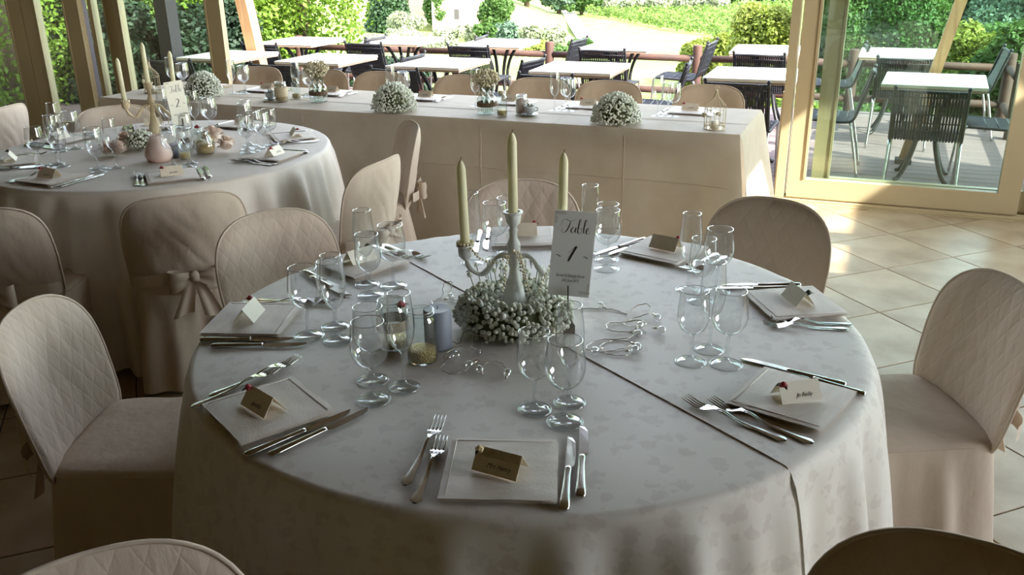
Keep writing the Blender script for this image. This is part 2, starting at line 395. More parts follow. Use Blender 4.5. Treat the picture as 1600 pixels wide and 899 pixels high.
def panel(idx, u0, u1, vc, z0, z1, sl_, sr_, rb=0.15, rt=0.12, th=0.055, left=True):
    root = bpy.data.objects.new('window_%d' % idx, None); COL.objects.link(root); root['kind'] = 'structure'
    def part(nm, a, b, c, d, mtl='frame', bev=0.004, t=th):
        m = MB(); uvbox(m, a, b, vc - t / 2, vc + t / 2, c, d, bev); return m.build(nm, mtl, root, False)
    if sl_: part('stile', u0, u0 + sl_, z0, z1); 
    if sr_: part('stile', u1 - sr_, u1, z0, z1)
    part('rail', u0 + sl_, u1 - sr_, z0, z0 + rb); part('rail', u0 + sl_, u1 - sr_, z1 - rt, z1)
    part('pane', u0 + sl_, u1 - sr_, z0 + rb, z1 - rt, 'pane', 0, 0.012)
    for a in ([u0 + sl_] if sl_ else []) + ([u1 - sr_] if sr_ else []):
        s_ = 1 if a == u0 + sl_ else -1
        part('glazing_bead', min(a, a + 0.014 * s_), max(a, a + 0.014 * s_), z0 + rb, z1 - rt, 'frame', 0.002, th + 0.016)
    return root
ZT = 3.2
panel(1, -8.9, -7.32, 6.19, 0.022, ZT, 0.16, 0.16)
panel(2, -7.31, -6.63, 6.19, 0.022, ZT, 0.16, 0.16)
panel(3, -6.60, -6.23, 6.27, 0.022, ZT, 0.04, 0.17)
panel(4, -6.22, -5.09, 6.19, 0.022, ZT, 0.05, 0.14)
panel(5, -0.53, 0.86, 6.19, 0.022, ZT, 0.10, 0.11, rb=0.135)
panel(6, -0.385, 1.00, 6.27, 0.022, ZT, 0.10, 0.10, rb=0.135)
panel(7, 0.98, 2.45, 6.19, 0.022, ZT, 0.10, 0.10)
panel(8, 2.47, 5.0, 6.19, 0.022, ZT, 0.10, 0.10)
# jamb with the door handle side strip at the edge of the opening
jm = struct('trim_2', uvbox(MB(), -0.60, -0.545, 6.13, 6.30, 0.022, ZT, 0.004), 'frame')
jh = MB(); uvbox(jh, -0.615, -0.60, 6.19, 6.23, 0.0, 0.72, 0.003); jh.build('seal_strip', 'frame', jm, False)
struct('trim_3', uvbox(MB(), -9.0, 5.2, 6.08, 6.42, ZT, 3.40), 'frame')
# room shell round the camera
wb = MB()
uvbox(wb, -9.0, 5.2, -3.2, -3.0, -0.3, 3.4)
struct('wall_back', wb, 'plaster')
wl = MB(); uvbox(wl, -9.2, -9.0, -3.2, 6.4, -0.3, 3.4); struct('wall_left', wl, 'plaster')
wr = MB()   # unseen right-hand wall: piers round an opening, parapet added to block ground bounce
for a, b in ((-3.2, 1.5), (4.5, 6.42)): uvbox(wr, 5.0, 5.2, a, b, -0.3, 3.4)
uvbox(wr, 5.0, 5.2, -3.2, 6.42, 3.0, 3.4)
uvbox(wr, 5.0, 5.2, 1.5, 4.5, -0.3, 0.95)
struct('wall_right', wr, 'plaster')
# roof: deep right-hand overhang, unseen, added to block the sun, and one roof light by the open door
H = 3.4; ku, kv = SUN_UVZ[0] * H, SUN_UVZ[1] * H
ou0, ou1, ov0, ov1 = -1.15 + ku, 0.05 + ku, 4.72 + kv, 6.50 + kv
ce = MB()
uvbox(ce, -9.2, ou0, -3.2, 6.5, H, H + 0.12); uvbox(ce, ou1, 7.6, -3.2, 6.5, H, H + 0.12)
uvbox(ce, ou0, ou1, -3.2, ov0, H, H + 0.12); uvbox(ce, ou0, ou1, ov1, 6.5, H, H + 0.12)
ceil = struct('ceiling', ce, 'ceiling_wood')
bm_ = MB(); uvbox(bm_, ou0 - 0.05, ou1 + 0.05, 5.27 + kv, 5.47 + kv, H - 0.02, H + 0.10); bm_.build('beam', 'ceiling_wood', ceil, False)
for q in range(9):
    b = MB(); uu_ = -8.6 + q * 1.25; uvbox(b, uu_ - 0.06, uu_ + 0.06, -3.0, 6.08, H - 0.16, H, 0.006); b.build('beam', 'ceiling_wood', ceil, False)

# leaning porch struts and dark porch posts
def strut(lab, ub, ut, v, zb, zt, w, mtl, name='porch_strut'):
    t = thing(name, lab, 'post', W((ub), v, zb), BR)
    m = MB(); dx = ut - ub; h = zt - zb; n = 2
    for a, b in ((0, 1),):
        P = [(-w / 2, -w / 2, 0), (w / 2, -w / 2, 0), (w / 2, w / 2, 0), (-w / 2, w / 2, 0)]
        m.add(P + [(p[0] + dx, p[1], h) for p in P], [(0, 3, 2, 1), (4, 5, 6, 7), (0, 1, 5, 4), (1, 2, 6, 5), (2, 3, 7, 6), (3, 0, 4, 7)])
    m.build('beam', mtl, t, False)
    s = MB(); s.box((0, 0, 0.02), (w * 1.5, w * 1.5, 0.04), 0, 0.004); s.build('foot_plate', 'dark_post', t, False)
strut('leaning timber strut on the terrace beyond the right-hand sliding door', 0.215, 0.74, 7.95, DECK, 2.65, 0.085, 'strut_wood')
strut('leaning timber strut on the terrace beside the left-hand glass panels', -6.02, -6.42, 7.9, DECK, 2.65, 0.13, 'strut_wood')
strut('dark upright porch post behind the narrow glass panel at far left', -7.75, -7.76, 7.2, DECK, 2.7, 0.13, 'dark_post', 'porch_post')
strut('dark upright porch post behind the wide glass panel left of the opening', -6.6, -6.61, 7.2, DECK, 2.7, 0.15, 'dark_post', 'porch_post')

# log railing round the deck
rl = thing('log_railing', 'round brown log railing running along the terrace edge', 'railing', W(0, 10.2, DECK), BR)
us = [-8.95, -7.2, -5.45, -3.70, -1.96, -0.33, 1.12]
for u in us:
    p = MB(); p.lathe([(0.0005, 0), (0.055, 0), (0.053, 0.655), (0.046, 0.67), (0.0005, 0.672)], 14, (u, 0, 0)); sharp(p.build('post', 'log', rl))
for a, b in zip(us[:-1], us[1:]):
    for z in (0.525, 0.165):
        p = MB(); p.tube([(a + 0.02, 0, z), ((a + b) / 2, 0.004, z + 0.006), (b - 0.02, 0, z)], 0.037, 12); p.build('rail', 'log', rl)
rs = thing('log_railing', 'round brown log railing coming back along the right side of the terrace', 'railing', W(1.12, 10.2, DECK), BR)
vp = [-0.95, -2.3, -3.6]
for y in vp:
    p = MB(); p.lathe([(0.0005, 0), (0.058, 0), (0.055, 0.665), (0.046, 0.68), (0.0005, 0.682)], 14, (0, y, 0)); sharp(p.build('post', 'log', rs))
for a, b in zip([0] + vp[:-1], vp):
    for z in (0.525, 0.165):
        p = MB(); p.tube([(0, a - 0.02, z), (0, b + 0.02, z)], 0.037, 12); p.build('rail', 'log', rs)

# ------------------------------------------------------------------ landscape
PR = [(0, -0.5), (10.5, -0.75), (14, -1.0), (20, -1.7), (30, -3.0), (45, -4.6), (60, -5.6), (80, -6.2), (110, -6.5), (150, -6.4), (200, -4.0), (300, 12), (450, 45), (700, 90)]
def gz(x, y):
    D = math.hypot(x, y); z = PR[-1][1]
    for (a, za), (b, zb) in zip(PR[:-1], PR[1:]):
        if D <= b: z = za + (zb - za) * sm((D - a) / (b - a)) * 0.5 + (zb - za) * ((D - a) / (b - a)) * 0.5; break
    z += 2.2 * sm((7 - x) / 8) * sm((D - 45) / 25) * (1 - sm((D - 130) / 60))
    return z + 0.25 * noise.noise(Vector((x * 0.07, y * 0.07, 0))) * sm((D - 12) / 10)
gm = MB(); radii = [10.6 * (700 / 10.6) ** (i / 60) for i in range(61)]
gm.grid(lambda s, t: (lambda r, a: (r * math.sin(a), r * math.cos(a), gz(r * math.sin(a), r * math.cos(a)) if r > 11.2 else -0.75))(radii[int(round(t * 60))], math.radians(-75 + 150 * s)), 121, 61)
ground = struct('ground', gm, 'grass', smooth=True)
apr = MB(); apr.grid(lambda s, t: tuple(W(-30 + 60 * s, -14 + 34 * t, -0.78)), 3, 3); struct('ground_apron', apr, 'grass')
def at(px, D): a = math.atan((px - 800) / 1456); return D * math.sin(a), D * math.cos(a)
# gravel track between the fields
pm = MB(); pts = [(940, 66, 72), (926, 78, 60), (905, 100, 40), (893, 125, 34)]
L_, R2 = [], []
for px, D, w in pts:
    a = at(px - w * 0.28, D); b = at(px + w * 0.28, D); L_.append((a[0], a[1], gz(*a) + 0.16)); R2.append((b[0], b[1], gz(*b) + 0.16))
pm.add(L_ + R2, [(i, i + 4, i + 5, i + 1) for i in range(3)]); pth = struct('track', pm, 'path_stone')

def leaves(n, blobs, size, seed, droop=0.0):
    """n leaf quads scattered over the shells of the blobs (cx,cy,cz,rx,ry,rz)"""
    g = np.random.default_rng(seed); B = np.array(blobs, float); w = (B[:, 3] * B[:, 5]); idx = g.choice(len(B), n, p=w / w.sum())
    d = g.normal(size=(n, 3)); d /= np.linalg.norm(d, axis=1)[:, None]
    rad = 0.55 + 0.5 * g.random(n) ** 0.6
    P = B[idx, :3] + d * B[idx, 3:] * rad[:, None]
    N = d * 0.6 + g.normal(size=(n, 3)) * 0.6 + [0, 0, 0.35]; N /= np.linalg.norm(N, axis=1)[:, None]
    A = np.cross(N, g.normal(size=(n, 3))); A /= np.linalg.norm(A, axis=1)[:, None]; Bv = np.cross(N, A)
    s = size * (0.6 + 0.8 * g.random(n))[:, None]
    V = np.stack([P - A * s, P - Bv * s * 0.55, P + A * s, P + Bv * s * 0.55], 1).reshape(-1, 3)
    me = bpy.data.meshes.new('foliage')
    me.vertices.add(4 * n); me.vertices.foreach_set('co', V.ravel())
    me.loops.add(4 * n); me.loops.foreach_set('vertex_index', np.arange(4 * n))
    me.polygons.add(n); me.polygons.foreach_set('loop_start', np.arange(n) * 4); me.polygons.foreach_set('loop_total', np.full(n, 4))
    me.update(calc_edges=True); return me
def crown(kind, seed, w, h, D):
    r = random.Random(seed)
    if kind == 'cone': bl = [(0, 0, 0.08 + 0.9 * t, 0.5 * (1 - t) ** 0.6 * 0.9 + 0.03, 0.5 * (1 - t) ** 0.6 * 0.9 + 0.03, 0.14) for t in [i / 9 for i in range(10)]]
    elif kind == 'column': bl = [(r.uniform(-.06, .06), r.uniform(-.06, .06), 0.05 + 0.92 * t, 0.44 * (1 - t ** 4) ** 0.5 + 0.03, 0.44 * (1 - t ** 4) ** 0.5 + 0.03, 0.09) for t in [i / 13 for i in range(14)]]
    else:
        bl = [(0, 0, 0.5, 0.34, 0.34, 0.40)]
        for i in range(15):
            a = r.uniform(0, 2 * PI); q = r.uniform(0.12, 0.36); z = r.uniform(0.18, 0.86); k = r.uniform(.10, .19); bl.append((q * math.cos(a), q * math.sin(a), z, k, k, k * 0.9))
    size = max(0.036 if kind != 'column' else 0.026, 0.0021 * D); n = int(min(24000, max(700, 3.2 * PI * w * h / size ** 2)))
    return leaves(n, [(x * w, y * w, z * h, rx * w, ry * w, rz_ * h) for x, y, z, rx, ry, rz_ in bl], size, seed)
def tree(lab, px, D, w, h, mtl, kind='round', seed=1, z=None, name='tree', cat='tree', grp=None, xy=None, trunk=True, lift=0.0, dw=None):
    x, y = xy if xy else at(px, D); zz = gz(x, y) if z is None else z
    t = thing(name, lab, cat, (x, y, zz - 0.05), seed * 1.3, grp)
    me = crown(kind, seed + int(px), w, h, D or 11); me.materials.append(MATS[mtl])
    o = bpy.data.objects.new('foliage', me); COL.objects.link(o); o.parent = t; o.location = (0, 0, lift)
    if trunk:
        m = MB(); m.tube([(0, 0, 0), (0.02 * w, 0, (lift + h) * 0.3), (0, 0.02 * w, (lift + h) * 0.62)], [0.05 * w, 0.04 * w, 0.02 * w], 8); m.build('trunk', 'trunk', t)
    return t
# nearby greenery
tree('big maple tree with bright green leaves left of the terrace tables', 486, 13.6, 3.6, 6.0, 'leaf_maple', 'dense', 3, z=-0.95, lift=0.35)
tree('maple tree with bright leaves behind the leaning strut at left', 372, 13.2, 2.8, 5.6, 'leaf_maple', 'dense', 4, z=-0.95, lift=0.3)
tree('bright green tree seen through the glass edge at far left', 5, 12.6, 3.0, 5.2, 'leaf_maple', 'dense', 5, z=-0.95)
tree('columnar yellow-green conifer behind the second glass panel from the left', 95, 13.2, 1.5, 4.6, 'leaf_conifer', 'column', 6, z=-0.95, name='conifer')
tree('columnar yellow-green conifer behind the middle of the wide left panel', 205, 13.0, 1.25, 5.0, 'leaf_conifer', 'column', 7, z=-0.95, name='conifer')
tree('columnar yellow-green conifer close to the left edge of the opening', 285, 13.0, 1.35, 5.0, 'leaf_conifer', 'column', 8, z=-0.95, name='conifer')
tree('broad green tree filling the gap behind the left-hand conifers', 160, 16.5, 4.6, 6.5, 'leaf_green', 'dense', 9, z=-1.1)
tree('tall green tree behind the conifer next to the opening', 310, 17.0, 3.4, 6.5, 'leaf_green', 'dense', 10, z=-1.1)
for i, (u, v_, w, h) in enumerate([(-11.2, 9.0, 1.7, 1.5), (-10.0, 8.7, 1.6, 1.45), (-8.9, 8.8, 1.6, 1.4), (-7.9, 9.2, 1.5, 1.35), (-7.9, 10.9, 1.6, 1.4), (-6.5, 11.2, 1.7, 1.2)]):
    p = W(u, v_); lab = 'dark leafy hedge shrub low behind the glass, number %s from the left edge' % ('first second third fourth fifth sixth'.split()[i])
    tree(lab.replace(', number', ','), 0, 0, w, h, 'leaf_hedge', 'round', 20 + i % 3, z=DECK - 0.1 if v_ < 10 else -0.85, name='hedge_shrub', cat='shrub', grp='dark hedge behind the left glass', xy=(p.x, p.y), trunk=False)
tree('large yellow-green shrub beside the open door edge', 1205, 15.2, 1.75, 2.1, 'leaf_yellow', 'dense', 12, z=-1.15, name='shrub', cat='shrub')
tree('pale yellow-green shrub behind the rear right terrace table', 1110, 17, 1.3, 1.55, 'leaf_yellow', 'round', 13, z=-1.3, name='shrub', cat='shrub')
tree('light green tree seen just inside the right sliding door', 1330, 15.0, 1.5, 3.0, 'leaf_green', 'dense', 14, z=-1.1)
tree('tall dark cypress behind the right sliding door glass', 1412, 13.4, 0.92, 5.2, 'leaf_cypress', 'column', 15, z=-1.0, name='cypress')
for i, (px, D, w, h, m, lab) in enumerate([(1492, 13.2, 1.25, 1.65, 'leaf_green', 'bright green shrub right of the leaning strut'), (1556, 12.2, 1.3, 1.75, 'leaf_yellow', 'yellow-green shrub behind the right corner of the railing'), (1625, 11.2, 1.6, 1.9, 'leaf_green', 'leafy shrub at the right-hand edge of the picture')]):
    tree(lab, px, D, w, h, m, 'dense', 16 + i, z=-0.95, name='shrub', cat='shrub', trunk=False)
for i, (px, D, w, h, lab) in enumerate([(1040, 12.1, .9, .62, 'low green plant under the chair by the middle log post'), (872, 12.4, 1.0, .55, 'low green plant behind the second front terrace table'), (760, 12.8, 1.1, .6, 'low green plant behind the white table at centre left'), (560, 13.2, 1.2, .6, 'low green plant behind the leftmost front table'), (1260, 11.8, 1.1, .75, 'low green plant behind the door stile'), (1370, 11.4, 1.1, .8, 'low green plant behind the table inside the glass'), (1480, 11.0, .9, .8, 'low green plant below the right railing')]):
    tree(lab, px, D, w, h, 'leaf_green' if i % 2 else 'leaf_maple', 'round', 30 + i % 3, z=-0.85, name='low_plant', cat='plant', trunk=False)
# middle distance and valley
far = [(614, 66, 3.4, 6.2, 'leaf_dark', 'cone', 'dark conifer left of the pale house'), (690, 66, 2.7, 3.4, 'leaf_green', 'round', 'round green tree in front of the pale house'),
 (640, 50, 2.6, 2.6, 'leaf_olive', 'round', 'grey-green olive tree below the dark conifer'), (600, 42, 2.3, 2.5, 'leaf_olive', 'round', 'grey-green olive tree beside the maple leaves'), (655, 38, 3.0, 1.7, 'leaf_yellow', 'round', 'wide yellow-green bush below the round tree'),
 (718, 44, 1.8, 1.3, 'leaf_green', 'round', 'small green bush below the pale house'), (752, 36, .8, 1.5, 'leaf_green', 'cone', 'small pointed tree left of the middle rear table'), (694, 34, 1.2, 1.2, 'leaf_yellow', 'round', 'yellow bush above the second rear table'),
 (780, 60, 2.8, 3.2, 'leaf_green', 'round', 'green tree right of the pale house'), (802, 56, 2.3, 2.2, 'leaf_blue', 'round', 'blue-green tree by the white shed'), (792, 48, 1.4, 1.2, 'leaf_olive', 'round', 'small silver bush before the blue-green tree'),
 (848, 42, 2.2, 2.0, 'leaf_yellow', 'round', 'yellow-green bush right of the white shed'), (884, 47, 2.6, 1.5, 'leaf_olive', 'round', 'pale bush beside the gravel track'), (870, 60, 2.2, 1.9, 'leaf_olive', 'round', 'pale tree left of the gravel track'), (825, 33, 1.8, 1.0, 'leaf_yellow', 'round', 'low yellow bush above the right rear table'),
 (830, 112, 7, 7, 'leaf_green', 'round', 'broad dark tree at the far end left of the track'), (880, 118, 6, 6.5, 'leaf_blue', 'round', 'blue-green tree at the far end of the track'), (915, 118, 5, 5, 'leaf_green', 'round', 'green tree right of the far end of the track'), (948, 124, 6, 6.5, 'leaf_green', 'round', 'tall green tree above the vineyard left'), (988, 126, 4, 5, 'leaf_green', 'round', 'green tree above the middle of the vineyard'),
 (1030, 135, 8, 8, 'leaf_blue', 'round', 'wide blue-green tree above the vineyard'), (1068, 138, 7, 7, 'leaf_blue', 'round', 'blue-green tree right of the wide one above the vineyard'), (1110, 134, 7, 7.5, 'leaf_green', 'round', 'green tree above the vineyard right'), (1150, 128, 6, 6, 'leaf_green', 'round', 'green tree behind the yellow shrub'), (1190, 134, 8, 8, 'leaf_blue', 'round', 'blue-green tree behind the large yellow shrub'), (1230, 130, 7, 8, 'leaf_green', 'round', 'green tree just left of the door frame'),
 (1344, 100, 1.6, 3.6, 'leaf_cypress', 'column', 'small far cypress seen through the right door'), (1354, 98, 1.8, 5.6, 'leaf_cypress', 'column', 'taller far cypress seen through the right door'),
 (1480, 70, 8, 6, 'leaf_blue', 'round', 'blue-green wooded clump behind the leaning strut'), (1540, 66, 8, 7, 'leaf_dark', 'round', 'dark wooded clump above the right shrubs'), (1600, 60, 8, 6, 'leaf_blue', 'round', 'wooded clump at the right edge of the picture'), (1570, 40, 5, 3, 'leaf_green', 'round', 'green bush above the railing corner'), (1450, 60, 5, 5, 'leaf_green', 'round', 'green tree right of the dark cypress'), (1320, 70, 6, 5, 'leaf_blue', 'round', 'blue-green tree through the right door stile')]
rb = random.Random(4)
for i, (px, D) in enumerate([(585, 30), (612, 33), (632, 28), (668, 30), (640, 60), (705, 52), (735, 40), (770, 45), (765, 55), (812, 40), (838, 52), (862, 36), (895, 38), (910, 60), (600, 55), (745, 58), (800, 36), (672, 46)]):
    far.append((px, D, rb.uniform(1.6, 3.0), rb.uniform(1.2, 2.4), rb.choice(['leaf_olive', 'leaf_yellow', 'leaf_olive', 'leaf_green']), 'round', 'loose bush on the slope, ' + 'first second third fourth fifth sixth seventh eighth ninth tenth eleventh twelfth thirteenth fourteenth fifteenth sixteenth seventeenth eighteenth'.split()[i] + ' of the scattered bushes left of the track'))
for i, (px, D, w, h, m, kd, lab) in enumerate(far):
    tree(lab, px, D, w, h, m, kd, 40 + i % 5, grp='trees of the valley')
for i in range(13):
    px = 958 + i * 14.5; tree('silver olive tree in the row above the vineyard, %s from the left' % ('first second third fourth fifth sixth seventh eighth ninth tenth eleventh twelfth thirteenth'.split()[i]), px, 116 + 1.2 * math.sin(i * 2.1), 2.3 + 0.5 * math.sin(i * 1.7), 2.3 + 0.4 * math.cos(i * 2.3), 'leaf_olive', 'round', 50 + i % 3, name='olive_tree', grp='olive trees above the vineyard')
for i in range(16):
    px = 520 + i * 62; D = 210 + 30 * math.sin(i * 1.9)
    tree('far woodland tree on the hillside, %s from the left' % ('first second third fourth fifth sixth seventh eighth ninth tenth eleventh twelfth thirteenth fourteenth fifteenth sixteenth'.split()[i]), px, D, 8.4 + 0.4 * math.sin(i), 12 + 2 * math.cos(i * 1.4), 'leaf_blue' if i % 3 else 'leaf_green', 'round', 53 + i % 3, name='woodland_tree', grp='far woodland trees')
# vineyard rows
vr = []
for i in range(3): 
    me = leaves(1500, [(0, 2.0 * k - 17, 0.75, 0.42, 1.6, 0.6) for k in range(18)], 0.17, 70 + i); me.materials.append(MATS['leaf_vine']); vr.append(me)
A0 = Vector((10.5, 114, 0)); A1 = Vector((19.0, 83, 0)); dirv = (A1 - A0).normalized(); ang = math.atan2(-dirv.x, dirv.y)
ordn = 'first second third fourth fifth sixth seventh eighth ninth tenth eleventh twelfth thirteenth fourteenth fifteenth sixteenth seventeenth eighteenth'.split()
for i in range(18):
    c = (A0 + A1) / 2 + Vector((1.9 * i, 0.35 * i, 0)); t = thing('vine_row', 'green row of vines across the valley, %s row from the track' % ordn[i], 'vineyard', (c.x, c.y, gz(c.x, c.y)), ang, 'vineyard rows')
    o = bpy.data.objects.new('foliage', vr[i % 3]); COL.objects.link(o); o.parent = t
    m = MB(); m.box((0, 0, 0.8), (0.06, 35, 0.04)); m.build('trellis_wire', 'trunk', t, False)
# pale house and shed
def house(lab, px, D, w, d, h, rz, wins, roof=True, z=None):
    x, y = at(px, D); t = thing('house', lab, 'building', (x, y, (gz(x, y) if z is None else z) - 0.2), rz)
    m = MB(); m.box((0, 0, h / 2), (w, d, h)); m.build('wall', 'house_wall', t, False)
    m = MB(); e = 0.35; P = [(-w / 2 - e, -d / 2 - e, h), (w / 2 + e, -d / 2 - e, h), (w / 2 + e, d / 2 + e, h), (-w / 2 - e, d / 2 + e, h)]
    rp = [(-w / 2 - e, 0, h + d * 0.22), (w / 2 + e, 0, h + d * 0.22)]
    m.add(P + rp, [(0, 1, 5, 4), (2, 3, 4, 5), (0, 4, 3), (1, 2, 5), (0, 3, 2, 1)]); m.build('roof', 'house_roof', t, False)
    for a, b, ww, hh in wins:
        m = MB(); m.box((a, -d / 2 - 0.02, b), (ww, 0.1, hh)); f = m.build('window', 'window_dark', t, False)
        s = MB(); s.box((a, -d / 2 - 0.05, b - hh / 2 - 0.05), (ww + 0.2, 0.16, 0.08)); s.build('sill', 'house_wall', f, False)
house('pale pink farmhouse on the slope above the terrace', 733, 68, 4.6, 6, 6.2, 0.06, [(-0.6, 2.1, .35, .7), (1.5, 4.4, .6, 1.0), (-1.5, 4.4, .6, 1.0)], z=-4.6)
house('lower pink wing left of the farmhouse', 644, 72, 3.0, 5, 5.2, 0.06, [(-0.3, 2.6, .4, .8), (0.8, 3.8, .4, .8)], z=-4.3)
house('small white shed beyond the rear terrace tables', 822, 62, 1.5, 2.0, 1.1, -0.2, [(0.3, 0.6, .25, .35)])

# ------------------------------------------------------------------ terrace furniture
def make_terrace_table():
    t = thing('terrace_table', 'x', 'table')
    m = MB(); m.box((0, 0, 0.737), (0.70, 0.70, 0.026), 0, 0.004); tp = m.build('table_top', 'stone_top', t, False)
    m = MB(); m.box((0, 0, 0.716), (0.692, 0.692, 0.018)); m.build('edge_band', 'stone_edge', tp, False)
    for k in range(4):
        a = PI / 4 + k * PI / 2; m = MB()
        pr = [(0.26, 0.012), (0.22, 0.03), (0.16, 0.12), (0.10, 0.28), (0.085, 0.42), (0.12, 0.56), (0.19, 0.67), (0.24, 0.705)]
        P = cat_rom([(r * math.cos(a), r * math.sin(a), z) for r, z in pr], 5); m.tube(P, 0.018, 6); m.build('leg', 'black_iron', t)
    m = MB(); m.lathe([(0.0005, 0.30), (0.075, 0.31), (0.085, 0.35), (0.075, 0.39), (0.0005, 0.40)], 16); m.build('hub', 'black_iron', t)
    return t
def make_terrace_chair():
    t = thing('terrace_chair', 'x', 'chair')
    for s in (-1, 1):
        x = 0.225 * s
        m = MB(); m.tube(cat_rom([(x * 1.06, 0.25, 0.0), (x * 1.02, 0.235, 0.2), (x, 0.222, 0.41), (x, 0.20, 0.437)], 4), 0.0105, 8); m.build('leg', 'chrome', t)
        m = MB(); m.tube(cat_rom([(x * 1.06, -0.28, 0.0), (x * 1.02, -0.24, 0.2), (x, -0.19, 0.42)], 4), 0.0105, 8); m.build('leg', 'chrome', t)
        m = MB(); m.tube(cat_rom([(x, 0.20, 0.437), (x, 0.0, 0.43), (x, -0.16, 0.425), (x, -0.215, 0.46), (x, -0.25, 0.58), (x, -0.285, 0.70), (x, -0.315, 0.79)], 5), 0.0115, 8); m.build('side_rail', 'black_iron', t)
        m = MB(); m.ball((x, -0.319, 0.80), 0.016, 8, 6); m.build('end_cap', 'black_iron', t)
    m = MB(); m.tube([(-0.225, -0.31, 0.775), (0, -0.325, 0.775), (0.225, -0.31, 0.775)], 0.012, 8); m.build('top_bar', 'black_iron', t)
    m = MB(); m.tube([(-0.225, 0.21, 0.432), (0.225, 0.21, 0.432)], 0.012, 8); m.build('front_bar', 'black_iron', t)
    m = MB()
    for i in range(23):
        x = -0.209 + 0.019 * i; w = 0.0082; P = cat_rom([(x, -0.212, 0.455), (x, -0.262, 0.58), (x, -0.298, 0.70), (x, -0.322, 0.785)], 3); m.tube(P, w, 5)
    for z in (0.50, 0.56, 0.62, 0.68, 0.74):
        y = -0.212 - (z - 0.455) * 0.335; m.tube([(-0.22, y - 0.004, z), (0, y - 0.012, z), (0.22, y - 0.004, z)], 0.006, 5)
    m.build('woven_back', 'black_cord', t)
    m = MB()
    for i in range(23):
        x = -0.209 + 0.019 * i; m.tube(cat_rom([(x, 0.222, 0.437), (x, 0.1, 0.43), (x, -0.05, 0.424), (x, -0.17, 0.428), (x, -0.212, 0.455)], 3), 0.0085, 5)
    for y in (0.15, 0.07, -0.01, -0.09, -0.16): m.tube([(-0.22, y, 0.434), (0.22, y, 0.434)], 0.006, 5)
    m.build('woven_seat', 'black_cord', t)
    return t
TT = Proto(make_terrace_table()); TC = Proto(make_terrace_chair())
rowF = [-6.12, -4.96, -3.76, -2.42, -0.97, 0.34]; rowB = [-6.25, -5.13, -3.94, -2.55, -1.08, 0.10]
nmF = ['the leftmost front-row table behind glass', 'the second front-row table from the left', 'the third front-row table from the left', 'the third front-row table from the right', 'the front-row table next to the door stile', 'the front-row table behind the right door']
nmB = ['the leftmost rear table near the maple', 'the second rear table from the left', 'the third rear table from the left', 'the third rear table from the right', 'the rear table next to the door stile', 'the rear table behind the right door']
for (row, nms, vv, rw) in ((rowF, nmF, 7.45, 'front'), (rowB, nmB, 9.28, 'rear')):
    for i, u in enumerate(row):
        v_ = vv + (-0.35 if (rw == 'rear' and i == 0) else 0); rj = random.uniform(-0.05, 0.05)
        TT.put(W(u, v_, DECK), BR + rj, 'white square terrace table, ' + nms[i].replace('the ', '', 1), 'white terrace tables')
        TC.put(W(u + random.uniform(-.05, .05), v_ - 0.54, DECK), BR + random.uniform(-.08, .08), 'black woven chair seen from behind at ' + nms[i], 'black woven terrace chairs')
        if not (rw == 'front' and i == 0):
            TC.put(W(u + (0.46 if (rw == 'front' and i == 5) else 0.57), v_ + 0.12 + random.uniform(-.05, .05), DECK), BR + PI / 2 + random.uniform(-.12, .12), 'black woven chair seen side-on right of ' + nms[i], 'black woven terrace chairs')

# ------------------------------------------------------------------ covered dining chairs
def squircle(c, s, n): return (abs(c) ** n + abs(s) ** n) ** (-1.0 / n)
def back_pt(r, th, side, seed=0.0, puff=0.022):
    c, s = math.cos(th), math.sin(th); n = (2.9 if seed < 3 else 3.9) if s > 0 else 6.0; d = squircle(c, s, n)
    x = 0.228 * r * c * d * (1 - 0.05 * max(0, -s * d * r)); z = 0.598 + 0.207 * r * s * d
    y = -0.225 - (z - 0.43) * 0.20 + 0.95 * x * x + side * puff * (max(0, 1 - r ** 4)) ** 0.5
    w = (noise.noise(Vector((x * 9 + seed, z * 4, side))) * 0.006 + (abs(noise.noise(Vector((x * 16 + z * 5, z * 7 + seed, side + seed)))) ** 0.7) * 0.007 * side) * (1 - r ** 6)
    return (x, y + w, z)
def seat_outline(s):
    a = 2 * PI * s; c, q = math.cos(a), math.sin(a); d = squircle(c, q, 7.0); return c * d, q * d
